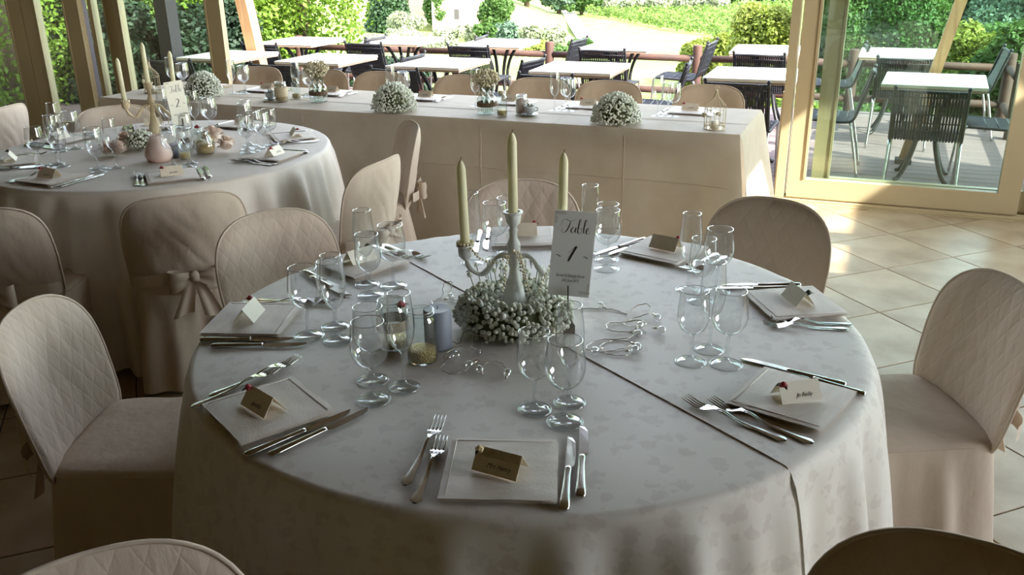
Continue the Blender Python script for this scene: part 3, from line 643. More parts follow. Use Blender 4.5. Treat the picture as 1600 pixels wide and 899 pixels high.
def make_chair(backm, seatm, bow=True, seed=0.0):
    t = thing('dining_chair', 'x', 'chair')
    m = MB(); NR, NT = 16, 64
    for side in (1, -1):
        V = [back_pt(0, 0, side, seed)] + [back_pt((i + 1) / NR, 2 * PI * k / NT * side, side, seed) for i in range(NR) for k in range(NT)]
        Fc = [(0, 1 + k, 1 + (k + 1) % NT) for k in range(NT)]
        for i in range(NR - 1):
            for k in range(NT): a = 1 + i * NT + k; b = 1 + i * NT + (k + 1) % NT; Fc.append((a, a + NT, b + NT, b))
        m.add(V, [f[::-1] for f in Fc])
    bc = m.build('back_cover', backm, t)
    e = MB(); e.tube([back_pt(1.0, 2 * PI * k / 64, 1, seed) for k in range(64)], 0.0045, 6, closed=True); e.build('piping', seatm, bc)
    # seat and skirt
    m = MB(); NS, NK = 120, 9
    def sp(s, z):
        x, y = seat_outline(s); tt = (0.43 - z) / 0.415; tt = max(0, tt); a = 2 * PI * s
        f = 0.016 * math.sin(a * 9 + seed * 3) * tt ** 0.7 + 0.014 * tt * math.sin(a * 4 + seed) + 0.006 * math.sin(a * 17 + seed) * tt ** 0.5
        hx = 0.208 + 0.028 * tt + f; hy = 0.205 + 0.025 * tt + f
        return (x * hx, y * hy - 0.005 - (0.03 * tt if y < 0 else 0), z)
    rings = [[sp(i / NS, 0.43 - 0.415 * (k / NK) ** 1.0) for i in range(NS)] for k in range(NK + 1)]
    top = []
    for q, zz in ((0.985, 0.442), (0.9, 0.449), (0.6, 0.453), (0.25, 0.455)): top.append([(p[0] * q, (p[1] + 0.005) * q - 0.005, zz + 0.003 * noise.noise(Vector((p[0] * q * 14, p[1] * q * 14, seed)))) for p in rings[0]])
    allr = top[::-1] + rings; V = [(0, -0.005, 0.456)] + [p for r in allr for p in r]
    Fc = [(0, 1 + k, 1 + (k + 1) % NS) for k in range(NS)]
    for i in range(len(allr) - 1):
        for k in range(NS): a = 1 + i * NS + k; b = 1 + i * NS + (k + 1) % NS; Fc.append((a, a + NS, b + NS, b))
    m.add(V, Fc); sc_ = m.build('seat_cover', seatm, t)
    pp = MB(); pp.tube([(p[0] * 0.995, p[1] * 0.995, 0.4375) for p in rings[0]], 0.0028, 5, closed=True); pp.build('piping', seatm, sc_)
    for sx in (-1, 1):
        for sy in (-1, 1):
            l = MB(); l.tube([(sx * 0.17, sy * 0.16 - 0.01, 0.0), (sx * 0.165, sy * 0.155, 0.42)], 0.013, 6); l.build('leg', 'chrome', t)
    # sash and bow behind
    s = MB()
    def sash(u, w):
        x = 0.226 * (2 * u - 1); y = -0.250 - 0.018 * (1 - (2 * u - 1) ** 6); return (x, y + 0.03 * (2 * u - 1) ** 8, 0.455 + 0.045 * w + 0.004 * math.sin(u * 9))
    s.grid(sash, 25, 4); s.build('sash', seatm, t)
    if bow:
        b = MB(); b.box((0, -0.300, 0.487), (0.034, 0.030, 0.046), 0, 0.010); bo = b.build('bow', seatm, t)
        for sd_ in (-1, 1):
            l = MB()
            def loop(u, w):
                a = 2 * PI * u; r = 0.5 - 0.5 * math.cos(a); hw = 0.014 + 0.030 * r ** 0.7
                return (sd_ * (0.012 + 0.082 * r), -0.302 + 0.026 * math.sin(a) * (0.35 + 0.65 * r) - 0.008 * math.cos(w * 2 * PI * 1.5) * (1 - r), 0.487 + (2 * w - 1) * hw - 0.012 * r)
            l.grid(loop, 28, 9, True); l.build('loop', seatm, bo)
            l = MB(); l.grid(lambda u, w: (sd_ * (0.008 + 0.050 * w) + (u - 0.5) * (0.030 + 0.050 * w), -0.290 - 0.010 * math.sin(u * 7) * w - 0.010 * w, 0.482 - 0.155 * w - 0.02 * u * w * sd_), 8, 10); l.build('tail', seatm, bo)
    return t
CQ = Proto(make_chair('quilted_linen', 'linen', True, 1.0)); CP = Proto(make_chair('linen', 'linen', True, 4.0)); CT = Proto(make_chair('linen_tan', 'linen_tan', False, 7.0))
C1 = Vector((0.0384, 2.0245, 0)); C2 = Vector((-1.65, 4.2, 0))
def chair_at(P, c, ang, r, label, group, turn=0.0):
    a = math.radians(ang); return P.put((c.x + r * math.cos(a), c.y + r * math.sin(a), 0), a + PI / 2 + math.radians(turn), label, group)
G1 = 'covered chairs round the nearest table'; G2 = 'covered chairs round the left table'
chair_at(CQ, C1, 176, 0.99, 'quilted beige covered chair at left edge, pulled up to the nearest round table', G1, 4)
chair_at(CQ, C1, 134, 0.98, 'quilted beige covered chair behind the nearest table, left of the candelabra', G1, -2)
chair_at(CQ, C1, 90, 1.02, 'quilted beige covered chair straight behind the candelabra of the nearest table', G1)
chair_at(CQ, C1, 47, 1.03, 'quilted beige covered chair behind right of the nearest table, before the sun patch', G1, 4)
chair_at(CQ, C1, 8, 0.99, 'quilted beige covered chair at right edge, pulled up to the nearest round table', G1, -4)
CQ.put((0.538, 0.84, 0), math.radians(152), 'quilted beige covered chair turned to the camera, cut off at the bottom right', G1)
CQ.put((-0.50, 0.84, 0), math.radians(-152), 'quilted beige covered chair turned to the camera, cut off at the bottom left', G1)
chair_at(CP, C2, -66, 0.80, 'plain beige covered chair with bow, its back turned to the camera', G2)
chair_at(CP, C2, -106, 0.88, 'plain beige covered chair at the left picture edge beside the bow chair', G2, 14)
chair_at(CP, C2, -23, 0.92, 'plain beige covered chair right of the left table, nearer of the two', G2)
chair_at(CP, C2, 17, 0.93, 'plain beige covered chair right of the left table, farther of the two', G2)
chair_at(CP, C2, 122, 0.95, 'beige covered chair behind the left table below the glass panels', G2)
CP.put((-3.24, 5.38, 0), math.radians(78), 'beige covered chair at the far left before the glass panels', G2)
nm7 = ['leftmost of the chairs behind the long table', 'second from the left behind the long table', 'third from the left behind the long table', 'middle chair behind the long table', 'third from the right behind the long table', 'second from the right behind the long table', 'rightmost of the chairs behind the long table']
for i, u in enumerate([-4.43, -3.86, -3.38, -2.72, -2.14, -1.655, -1.02]):
    CT.put(W(u, 5.47, 0), BR + PI + random.uniform(-.05, .05), 'tan covered chair, ' + nm7[i], 'covered chairs behind the long table')

# ------------------------------------------------------------------ tables and cloths
ZC = 0.765
def folds(seed, n):
    r = random.Random(seed); comps = [(n, 1.0, r.uniform(0, 6)), (n * 2 - 3, 0.45, r.uniform(0, 6)), (n // 2, 0.5, r.uniform(0, 6)), (n + 5, 0.4, r.uniform(0, 6))]
    def f(a):
        x = sum(w * math.sin(k * a + p) for k, w, p in comps) / 1.6; return math.copysign(abs(x) ** 0.8, x) if x > 0 else -abs(x) ** 1.2
    return f
def drape(rho, a, R, f, off=0.0, hem=0.745, amp=0.11):
    """flat cloth point (rho, angle) -> where it hangs on a round table"""
    b = 0.02
    if rho <= R - b: return (rho * math.cos(a), rho * math.sin(a), ZC + off)
    s = rho - (R - b); arc = b * PI / 2
    if s < arc:
        q = s / b; r = R - b + (b + off) * math.sin(q); z = ZC - b + (b + off) * math.cos(q)
    else:
        d = min(s - arc, hem - b); tt = d / 0.73; r = R + off * 1.6 + 0.035 * tt + amp * tt ** 0.6 * (0.5 + 0.5 * f(a)); z = ZC - b - d
    return (r * math.cos(a), r * math.sin(a), z)
def round_set(c, R, seed, n, mtl, lab_t, lab_c, overlay=None):
    t = thing('round_table', lab_t, 'table', (c.x, c.y, 0), 0)
    m = MB(); m.lathe([(0.0005, 0.735), (R - 0.012, 0.735), (R - 0.012, 0.76), (0.0005, 0.76)], 48); m.build('tabletop', 'cork', t, False)
    for k in range(4):
        a = k * PI / 2 + 0.4; l = MB(); l.tube([(0.5 * math.cos(a), 0.5 * math.sin(a), 0), (0.45 * math.cos(a), 0.45 * math.sin(a), 0.735)], 0.02, 8); l.build('leg', 'black_iron', t)
    f = folds(seed, n); k = thing('tablecloth', lab_c, 'tablecloth', (c.x, c.y, 0), 0)
    m = MB(); rad = [0.001, 0.2, 0.4, 0.6, R - 0.02] + [R - 0.02 + 0.0314 * q / 4 for q in range(1, 5)] + [R + 0.0114 + 0.72 * q / 16 for q in range(1, 17)]
    m.grid(lambda s, q: drape(rad[int(round(q * (len(rad) - 1)))], 2 * PI * s, R, f), 288, len(rad), True); m.build('cloth', mtl, k)
    if overlay is not None:
        a0 = math.radians(overlay); ex = Vector((math.cos(a0), math.sin(a0), 0)); ey = Vector((-ex.y, ex.x, 0)); L = R + 0.73
        def ov(s, q):
            p = -math.cos(PI * s) * L * 0.999; b = q * math.sqrt(max(1e-6, L * L - p * p)); P = ex * p + ey * b
            return drape(P.length, math.atan2(P.y, P.x), R, f, 0.0017)
        m = MB(); m.grid(ov, 220, 90); ob = m.build('overlay_cloth', mtl, k)
        hm = MB(); hm.tube([Vector(ov(i / 119, 0.0)) + Vector((0, 0, -0.0004)) for i in range(1, 119)], 0.0013, 5); hm.build('hem', mtl, ob)
    return k
round_set(C1, 0.80, 3, 25, 'damask', 'round banquet table hidden under the nearest damask cloth', 'cream damask cloth with flower pattern draped to the floor, nearest round table', -55.5)
round_set(C2, 0.79, 8, 27, 'cloth_two', 'round banquet table hidden under the left cloth', 'cream cloth draped in deep folds over the left round table', None)
# long table: two overlapping cloths over trestle tables
for nm, a, b in (('left', -4.67, -2.5), ('right', -2.48, -0.65)):
    t = thing('trestle_table', 'long trestle table hidden under the %s-hand long cloth' % nm, 'table', W((a + b) / 2, 4.795, 0), BR); w = b - a
    m = MB(); m.box((0, 0, 0.7475), (w, 0.71, 0.025)); m.build('tabletop', 'cork', t, False)
    m = MB()
    for y in (-0.32, 0.32): m.box((0, y, 0.68), (w - 0.1, 0.02, 0.10))
    m.build('apron', 'cork', t, False)
    for sx in (-1, 1):
        for sy in (-1, 1): l = MB(); l.box((sx * (w / 2 - 0.12), sy * 0.28, 0.3675), (0.045, 0.045, 0.735)); l.build('leg', 'cork', t, False)
def long_cloth(lab, u0, u1, endl, endr, lift):
    V0, V1 = 4.42, 5.165; k = thing('tablecloth', lab, 'tablecloth', (0, 0, 0), BR); z0 = ZC + lift; b = 0.012
    cre = [4.70]
    m = MB()
    def top(s, q):
        u = u0 + (u1 - u0) * s; v_ = V0 + (V1 - V0) * q; z = z0
        for c in cre: z += 0.0045 * math.exp(-((v_ - c) / 0.009) ** 2)
        for c in (u0 + (u1 - u0) * 0.5,): z += 0.004 * math.exp(-((u - c) / 0.012) ** 2)
        return (u, v_, z)
    us_ = 120; m.grid(top, us_, 90); tp = m.build('top_panel', 'long_cloth', k)
    def fall(P0, P1, nrm, nm, flare0, flare1):
        L = (Vector(P1) - Vector(P0)).length
        def fn(s, q):
            p = Vector(P0).lerp(Vector(P1), s); d = q * (z0 - 0.014); x = s * L
            if q < 0.02: out = b * q / 0.02
            else:
                e0 = math.exp(-(x / 0.10) ** 2) * flare0; e1 = math.exp(-((L - x) / 0.10) ** 2) * flare1
                out = b + 0.02 * q + (0.012 * math.sin(x * 5.1 + 1) + 0.008 * math.sin(x * 13)) * q + 0.11 * q * (e0 + e1)
                out += 0.0025 * math.exp(-((d - 0.25) / 0.006) ** 2)
            ex = (Vector(P1) - Vector(P0)).normalized() * (-(flare0 > 0) * math.exp(-(x / 0.06) ** 2) + (flare1 > 0) * math.exp(-((L - x) / 0.06) ** 2)) * 0.11 * q
            p = p + Vector(nrm) * out + ex; return (p.x, p.y, z0 - d)
        mm = MB(); mm.grid(fn, int(L * 40) + 8, 26); fp = mm.build(nm, 'long_cloth', k)
        if nm == 'front_panel':
            cr_ = MB(); qq = 0.26 / (z0 - 0.014); cr_.tube([Vector(fn(0.02 + 0.96 * i / 60, qq)) for i in range(61)], 0.0022, 5); cr_.build('fold_crease', 'long_cloth', fp)
            for s0 in (0.3, 0.72): cr_ = MB(); cr_.tube([Vector(fn(s0, 0.05 + 0.93 * i / 20)) for i in range(21)], 0.0018, 5); cr_.build('fold_crease', 'long_cloth', fp)
    fall((u1, V0, 0), (u0, V0, 0), (0, -1, 0), 'front_panel', 1.0 if endr else 0, 1.0 if endl else 0)
    fall((u0, V1, 0), (u1, V1, 0), (0, 1, 0), 'back_panel', 1.0 if endl else 0, 1.0 if endr else 0)
    if endr: fall((u1, V1, 0), (u1, V0, 0), (1, 0, 0), 'end_panel', 1.0, 1.0)
    if endl: fall((u0, V0, 0), (u0, V1, 0), (-1, 0, 0), 'end_panel', 1.0, 1.0)
    return k
long_cloth('cream cloth on the left half of the long head table', -4.70, -2.47, True, False, 0.0)
long_cloth('cream cloth on the right half of the long head table, sunlit at its end', -2.53, -0.62, False, True, 0.003)

# ------------------------------------------------------------------ glasses, cutlery, napkins, cards
def make_glass(name, cat, foot, stem, bowl, rim):
    t = thing(name, 'x', cat)
    m = MB(); m.lathe([(0.0005, 0.0)] + [(foot, 0.0), (foot, 0.0016)] + [(foot * 0.75, 0.0035), (foot * 0.4, 0.006), (0.008, 0.011), (0.0052, 0.018)], 28); m.build('foot', 'foot_glass', t)
    e = MB(); e.tube([(foot * math.cos(2 * PI * k / 28), foot * math.sin(2 * PI * k / 28), 0.0012) for k in range(28)], 0.0011, 5, closed=True); e.build('foot_edge', 'drink_glass', t)
    m = MB(); m.lathe([(0.0052, 0.018), (0.0036, 0.03), (0.0034, stem - 0.02), (0.0046, stem - 0.006), (0.008, stem)], 12); m.build('stem', 'drink_glass', t)
    m = MB(); m.lathe([(0.008, stem)] + bowl, 32); b = m.build('bowl', 'drink_glass', t)
    r, z = bowl[-1]; e = MB(); e.tube([(r * math.cos(2 * PI * k / 32), r * math.sin(2 * PI * k / 32), z) for k in range(32)], 0.0010, 5, closed=True); e.build('rim', 'rim_glass', b)
    return t
GW = Proto(make_glass('wine_glass', 'wine glass', 0.036, 0.075, [(0.018, 0.079), (0.029, 0.088), (0.036, 0.100), (0.0395, 0.115), (0.0395, 0.130), (0.037, 0.150), (0.033, 0.176)], True))
GG = Proto(make_glass('wine_glass', 'wine glass', 0.034, 0.070, [(0.016, 0.074), (0.026, 0.082), (0.0325, 0.095), (0.0350, 0.110), (0.0345, 0.130), (0.0325, 0.150), (0.0305, 0.172)], True))
GF = Proto(make_glass('champagne_flute', 'flute', 0.033, 0.085, [(0.014, 0.090), (0.021, 0.100), (0.0265, 0.118), (0.029, 0.140), (0.0285, 0.165), (0.026, 0.19), (0.0235, 0.215)], True))

def make_fork():
    t = thing('fork', 'x', 'fork')
    def hw(y): return 0.0095 - 0.004 * sm((y - 0.01) / 0.04) - 0.0028 * sm((y - 0.06) / 0.05) - 0.006 * max(0, 1 - y / 0.006) ** 2
    m = MB(); n = 20
    def zc(y): return 0.0035 + 0.010 * math.exp(-((y - 0.135) / 0.028) ** 2)
    for sgn in (1, -1):
        m.grid(lambda s, q: (lambda y: ((2 * s - 1) * hw(y) * sgn, y, zc(y) + sgn * 0.0016 * (1 - 0.6 * (2 * s - 1) ** 2)))(0.145 * q), 5, n)
    m.build('handle', 'steel', t)
    m = MB()
    def hh(y): return 0.0032 + 0.0088 * sm((y - 0.143) / 0.022)
    def zh(y): return zc(0.143) - 0.008 * sm((y - 0.143) / 0.035) + 0.008 * sm((y - 0.19) / 0.03)
    for sgn in (1, -1):
        m.grid(lambda s, q: (lambda y: ((2 * s - 1) * hh(y) * sgn, y, zh(y) + sgn * 0.001))(0.143 + 0.035 * q), 5, 8)
    for k in range(4):
        x = -0.0100 + 0.00667 * k; m.tube([(x, y, zh(y)) for y in (0.176, 0.19, 0.205, 0.22)], [0.0019, 0.0018, 0.0015, 0.0008], 6)
    m.build('tines', 'steel', t); return t
def make_knife():
    t = thing('knife', 'x', 'knife')
    m = MB(); P = [(0, y, 0.0048) for y in (0.0, 0.004, 0.02, 0.05, 0.09, 0.115, 0.12)]; m.tube(P, [0.005, 0.0085, 0.0092, 0.0078, 0.0062, 0.0062, 0.007], 10); o = m.build('handle', 'steel', t); o.scale = (1, 1, 0.55); o.location = (0, 0, 0.0022)
    m = MB(); pr = [(0.120, -0.0055, 0.006), (0.128, -0.0055, 0.0105), (0.165, -0.006, 0.0112), (0.20, -0.006, 0.009), (0.215, -0.0058, 0.003), (0.222, -0.005, -0.004)]
    V = []
    for y, a, b in pr: V += [(a, y, 0.0035), (b, y, 0.0028), (b, y, 0.0040), (a, y, 0.0055)]
    Fc = [(0, 1, 2, 3), tuple(4 * (len(pr) - 1) + q for q in (3, 2, 1, 0))]
    for i in range(len(pr) - 1):
        for k in range(4): Fc.append((4 * i + k, 4 * i + 4 + k, 4 * i + 4 + (k + 1) % 4, 4 * i + (k + 1) % 4))
    m.add(V, Fc); m.build('blade', 'steel', t, False); return t
FK = Proto(make_fork()); KN = Proto(make_knife())
def lay(P, tip, handle, label, group, z=ZC + 0.001):
    d = Vector((tip[0] - handle[0], tip[1] - handle[1], 0)); L = d.length
    return P.put((handle[0], handle[1], z), math.atan2(-d.x, d.y), label, group, (1.08, L / 0.222, 1.0))
def make_napkin():
    t = thing('napkin', 'x', 'napkin')
    m = MB()
    for k, (dx, dy, w) in enumerate(((0.002, -0.001, 0.198), (-0.001, 0.001, 0.199), (0.0, 0.0, 0.20))):
        z = 0.0015 + 0.0032 * k
        def fn(s, q, sg):
            x, y = (2 * s - 1), (2 * q - 1); e = 1 - max(abs(x), abs(y)) ** 10
            zz = z + sg * 0.0015 * max(0, e) ** 0.5 + (0.0012 * noise.noise(Vector((x * 2.2, y * 2.2, k))) if sg > 0 and k == 2 else 0)
            return (x * w / 2 * sg + dx, y * w / 2 + dy, zz)
        for sg in (1, -1): m.grid(lambda s, q: fn(s, q, sg), 17, 17)
    m.build('folded_cloth', 'napkin', t)
    h = MB()
    for x in (-0.088,): h.tube([(x, -0.09, 0.0098), (x, 0.09, 0.0098)], 0.0007, 4)
    for y in (0.086,): h.tube([(-0.09, y, 0.0098), (0.09, y, 0.0098)], 0.0007, 4)
    h.build('hem_stitch', 'napkin', t); return t
NP = Proto(make_napkin())
def text(name, body, size, m, parent, loc, rot, shear=0.35, sx=1.0):
    c = bpy.data.curves.new(name, 'FONT'); c.body = body; c.size = size; c.align_x = 'CENTER'; c.align_y = 'CENTER'; c.shear = shear; c.materials.append(MATS[m])
    tmp = bpy.data.objects.new(name, c); COL.objects.link(tmp); bpy.context.view_layer.update()
    me = bpy.data.meshes.new_from_object(tmp.evaluated_get(bpy.context.evaluated_depsgraph_get())); bpy.data.objects.remove(tmp)
    o = bpy.data.objects.new(name, me); COL.objects.link(o); o.parent = parent; o.location = loc; o.rotation_euler = rot; o.scale = (sx, 1, 1); return o
def rose(parent, loc, mtl, s=1.0):
    m = MB()
    m.ball((0, 0, 0.004), 0.0055 * s, 8, 6)
    for k in range(7):
        a = k * 2.4; r = 0.0045 * s * (0.7 + 0.1 * k / 2); m.ball((r * math.cos(a), r * math.sin(a), 0.003 - 0.0004 * k), 0.0045 * s, 7, 5, 0.8)
    o = m.build('rose', mtl, parent); o.location = loc
    l = MB()
    for k in range(3):
        a = k * 2.1 + 0.5; c_, s_ = math.cos(a), math.sin(a); R0 = 0.016 * s
        l.add([(0.004 * c_, 0.004 * s_, 0), (0.55 * R0 * c_ - 0.004 * s_, 0.55 * R0 * s_ + 0.004 * c_, 0.002), (R0 * c_, R0 * s_, -0.002), (0.55 * R0 * c_ + 0.004 * s_, 0.55 * R0 * s_ - 0.004 * c_, 0.002)], [(0, 1, 2, 3)])
    l.build('leaf', 'rose_leaf', o, False)
def make_card(paper, rosem, lace, words):
    t = thing('place_card', 'x', 'place card'); L, D, Hh, th = 0.088, 0.026, 0.036, 0.0006
    m = MB()
    for sg in (-1, 1):
        m.add([(-L / 2, sg * D, 0), (L / 2, sg * D, 0), (L / 2, 0, Hh), (-L / 2, 0, Hh), (-L / 2, sg * (D - th * 2), 0), (L / 2, sg * (D - th * 2), 0), (L / 2, 0, Hh - th * 2), (-L / 2, 0, Hh - th * 2)],
              [(0, 1, 2, 3), (7, 6, 5, 4), (0, 4, 5, 1), (1, 5, 6, 2), (3, 7, 4, 0)])
    m.build('folded_paper', paper, t, False)
    rose(t, (-L / 2 + 0.008, -0.008, Hh - 0.004), rosem)
    ang = math.atan2(Hh, D)
    if lace:
        l = MB(); l.grid(lambda s, q: (-L / 2 + 0.012 + (L - 0.014) * s, -D * (0.36 * q + 0.02 * math.sin(s * 60) * q) - 0.0008, Hh * (1 - 0.36 * q) + 0.0006), 40, 4); l.build('lace_strip', 'lace', t)
    if words: text('name_script', words, 0.0125, 'ink', t, (0.006, -D * 0.66 - 0.0006, Hh * 0.34 + 0.0004), (ang, 0, 0), 0.4, 0.85)
    return t
CD_front = Proto(make_card('card_kraft', 'rose_cream', True, 'Mrs Henry')); CD_kraft = Proto(make_card('card_kraft', 'rose_red', False, 'Jennifer')); CD_ivory = Proto(make_card('card_ivory', 'rose_red', False, 'Jo Reilly')); CD_plain = Proto(make_card('card_ivory', 'rose_leaf', False, None))

def frame(c, ang, r):
    a = math.radians(ang); o = Vector((c.x + r * math.cos(a), c.y + r * math.sin(a), 0)); fwd = Vector((-math.cos(a), -math.sin(a), 0)); rt = Vector((fwd.y, -fwd.x, 0))
    return o, rt, fwd, a + PI / 2
def loc3(o, rt, fwd, p): q = o + rt * p[0] + fwd * p[1]; return (q.x, q.y)
DEF = {'fork': [((-0.128, 0.135), (-0.140, -0.09)), ((-0.110, 0.105), (-0.120, -0.105))], 'knife': [((0.116, 0.115), (0.112, -0.115)), ((0.146, 0.14), (0.140, -0.09))], 'glass': [(0.035, 0.215), (0.095, 0.245), (0.075, 0.175)]}
def setting(c, ang, where, tname, cards, grp, abs_=None, r=0.675, nap_turn=0.0, card_turn=0.0, card_off=(0, -0.01), has=('fork', 'knife', 'glass')):
    o, rt, fwd, rz = frame(c, ang, r); abs_ = abs_ or {}
    NP.put((o.x, o.y, ZC + 0.0045), rz + math.radians(nap_turn), 'folded cream napkin at the %s place of %s' % (where, tname), 'napkins on ' + grp)
    q = loc3(o, rt, fwd, card_off)
    cards.put((q[0], q[1], ZC + 0.0160), rz + math.radians(card_turn), 'folded place card at the %s place of %s' % (where, tname), 'place cards on ' + grp)
    def ends(key):
        if key in abs_: return [((c.x + a[0], c.y + a[1]), (c.x + b[0], c.y + b[1])) for a, b in abs_[key]]
        return [(loc3(o, rt, fwd, a), loc3(o, rt, fwd, b)) for a, b in DEF[key]]
    if 'fork' in has:
        for (tip, hd), w in zip(ends('fork'), ('outer', 'inner')): lay(FK, tip, hd, 'steel fork, %s one at the %s place of %s' % (w, where, tname), 'forks on ' + grp)
    if 'knife' in has:
        for (tip, hd), w in zip(ends('knife'), ('inner', 'outer')): lay(KN, tip, hd, 'steel knife, %s one at the %s place of %s' % (w, where, tname), 'knives on ' + grp)
    if 'glass' in has:
        gs = [(c.x + a[0], c.y + a[1]) for a in abs_['glass']] if 'glass' in abs_ else [loc3(o, rt, fwd, p) for p in DEF['glass']]
        gs = [list(q) for q in gs]; need = {(0, 1): 0.0745, (0, 2): 0.077, (1, 2): 0.070}
        for _ in range(40):
            for (i, j), dm in need.items():
                dx, dy = gs[j][0] - gs[i][0], gs[j][1] - gs[i][1]; d = math.hypot(dx, dy)
                if d < dm: e = (dm - d) / 2 / max(d, 1e-6); gs[i][0] -= dx * e; gs[i][1] -= dy * e; gs[j][0] += dx * e; gs[j][1] += dy * e
        for (x, y), P, k in zip(gs, (GW, GF, GG), ('larger rounded wine glass', 'tall slim champagne flute', 'smaller wine glass')):
            P.put((x, y, ZC + 0.001), random.uniform(0, 6), '%s at the %s place of %s' % (k, where, tname), 'glasses on ' + grp)
T1, T1g = 'the nearest table', 'the nearest table'
setting(C1, -95.5, 'front', T1, CD_front, T1g, {'fork': [((-0.182, -0.464), (-0.229, -0.696)), ((-0.174, -0.543), (-0.207, -0.750))], 'knife': [((0.069, -0.539), (0.041, -0.778)), ((0.095, -0.498), (0.071, -0.742))], 'glass': [(0.059, -0.477), (0.075, -0.400), (0.005, -0.429)]}, r=0.658, nap_turn=2, card_turn=-22)
setting(C1, -142, 'front left', T1, CD_kraft, T1g, {'fork': [((-0.522, -0.174), (-0.675, -0.351)), ((-0.552, -0.219), (-0.695, -0.400))], 'knife': [((-0.365, -0.425), (-0.536, -0.591)), ((-0.330, -0.418), (-0.491, -0.593))], 'glass': [(-0.329, -0.374), (-0.270, -0.319), (-0.342, -0.285)]}, r=0.678, card_turn=8)
setting(C1, 175.5, 'left', T1, CD_ivory, T1g, {'fork': [((-0.50, 0.165), (-0.72, 0.195)), ((-0.54, 0.180), (-0.75, 0.178))], 'knife': [((-0.562, -0.064), (-0.787, -0.060)), ((-0.524, -0.096), (-0.75, -0.098))], 'glass': [(-0.529, -0.041), (-0.456, -0.070), (-0.478, 0.012)]}, r=0.69)
setting(C1, 135.5, 'back left', T1, CD_plain, T1g, {'fork': [((-0.285, 0.503), (-0.442, 0.660)), ((-0.335, 0.505), (-0.475, 0.650))], 'knife': [((-0.473, 0.214), (-0.61, 0.37)), ((-0.50, 0.265), (-0.64, 0.42))], 'glass': [(-0.365, 0.292), (-0.440, 0.305), (-0.419, 0.225)]}, r=0.67)
setting(C1, 90, 'back', T1, CD_kraft, T1g, {'glass': [(-0.095, 0.500), (-0.142, 0.478), (-0.052, 0.560)]}, r=0.70, has=('fork', 'knife', 'glass'))
setting(C1, 52, 'back right', T1, CD_kraft, T1g, {'fork': [((0.46, 0.335), (0.60, 0.49)), ((0.44, 0.37), (0.58, 0.52))], 'knife': [((0.213, 0.526), (0.385, 0.675)), ((0.25, 0.52), (0.41, 0.665))], 'glass': [(0.236, 0.411), (0.196, 0.535), (0.243, 0.475)]}, r=0.685)
setting(C1, 8.5, 'right', T1, CD_plain, T1g, {'fork': [((0.566, -0.030), (0.766, -0.057)), ((0.594, 0.000), (0.785, -0.030))], 'knife': [((0.505, 0.228), (0.735, 0.222)), ((0.53, 0.25), (0.745, 0.245))], 'glass': [(0.500, 0.212), (0.443, 0.222), (0.452, 0.142)]}, r=0.69)
setting(C1, -38, 'front right', T1, CD_ivory, T1g, {'fork': [((0.308, -0.401), (0.468, -0.567)), ((0.359, -0.408), (0.515, -0.578))], 'knife': [((0.471, -0.210), (0.658, -0.348)), ((0.53, -0.25), (0.682, -0.393))], 'glass': [(0.432, -0.235), (0.412, -0.157), (0.358, -0.219)]}, r=0.665, card_turn=-40)
T2, T2g = 'the left table', 'the left table'
for ang, wh, P in ((-66, 'front right', CD_kraft), (-113, 'front left', CD_kraft), (-157, 'left', CD_plain), (158, 'back left', CD_plain), (113, 'back', CD_kraft), (68, 'back right', CD_kraft), (21, 'right', CD_ivory), (-20, 'near right', CD_ivory)):
    ab = {'glass': [(-0.44, 0.047), (-0.50, 0.06), (-0.467, 0.00)]} if wh == 'back left' else ({'glass': [(-0.404, -0.339), (-0.352, -0.285), (-0.318, -0.325)]} if wh == 'left' else ({'glass': [(-0.05, 0.50), (-0.14, 0.48), (-0.09, 0.44)]} if wh == 'back' else ({'glass': [(0.505, -0.060), (0.420, -0.03), (0.440, -0.105)]} if wh == 'near right' else ({'glass': [(0.46, 0.02), (0.41, 0.06), (0.50, 0.05)]} if wh == 'right' else None))))
    setting(C2, ang, wh, T2, P, T2g, ab, r=0.62)
# long table: places on the far side, facing the camera
lw = ['rightmost', 'second from right', 'third from right', 'middle', 'third from left', 'second from left', 'leftmost']
for u, wh in zip([-0.98, -1.57, -2.06, -2.62, -3.30, -3.80, -4.30], lw):
    p = W(u, 4.97 + (0.03 if wh == 'rightmost' else 0)); o = Vector((p.x, p.y, 0)); q = W(u, 4.0); cc = Vector((q.x, q.y, 0))
    setting(cc, math.degrees(BR) + 90, wh, 'the long table', CD_kraft, 'the long table', {'glass': [tuple((W(u + a, v_) - q)[:2]) for a, v_ in ((-0.06, 4.82), (-0.14, 4.80), (-0.10, 4.88))]}, r=0.97, card_turn=180)

# ------------------------------------------------------------------ flowers
def blossoms(mb, pts, r, jit=0.3, n=6, m=4):
    for p in pts:
        rr = r * random.uniform(1 - jit, 1 + jit); mb.ball(p, rr, n, m)
def make_dome(name, lab, x, y, R, Hh, n, br, seed, mtl='blossom', z=ZC + 0.001):
    random.seed(seed); t = thing(name, lab, 'flowers', (x, y, z), 0); pts = []; st = MB(); mb = MB()
    for i in range(n):
        a = random.uniform(0, 2 * PI); q = random.random() ** 0.75; th = q * PI / 2 * 1.04; k = random.uniform(0.86, 1.06)
        p = Vector((R * k * math.sin(th) * math.cos(a), R * k * math.sin(th) * math.sin(a), max(0.006, 0.02 + (Hh - 0.02) * k * math.cos(th)))); pts.append(p)
        if i % 3 == 0: st.tube([(p.x * 0.15, p.y * 0.15, 0.012), (p.x * 0.7, p.y * 0.7, p.z * 0.75), p], 0.0011, 4, caps=False)
    blossoms(mb, pts, br); mb.build('blossoms', mtl, t); st.ball((0, 0, Hh * 0.40), R * 0.72, 14, 10, Hh * 0.38 / (R * 0.72)); st.build('stems', 'stem_green', t); return t
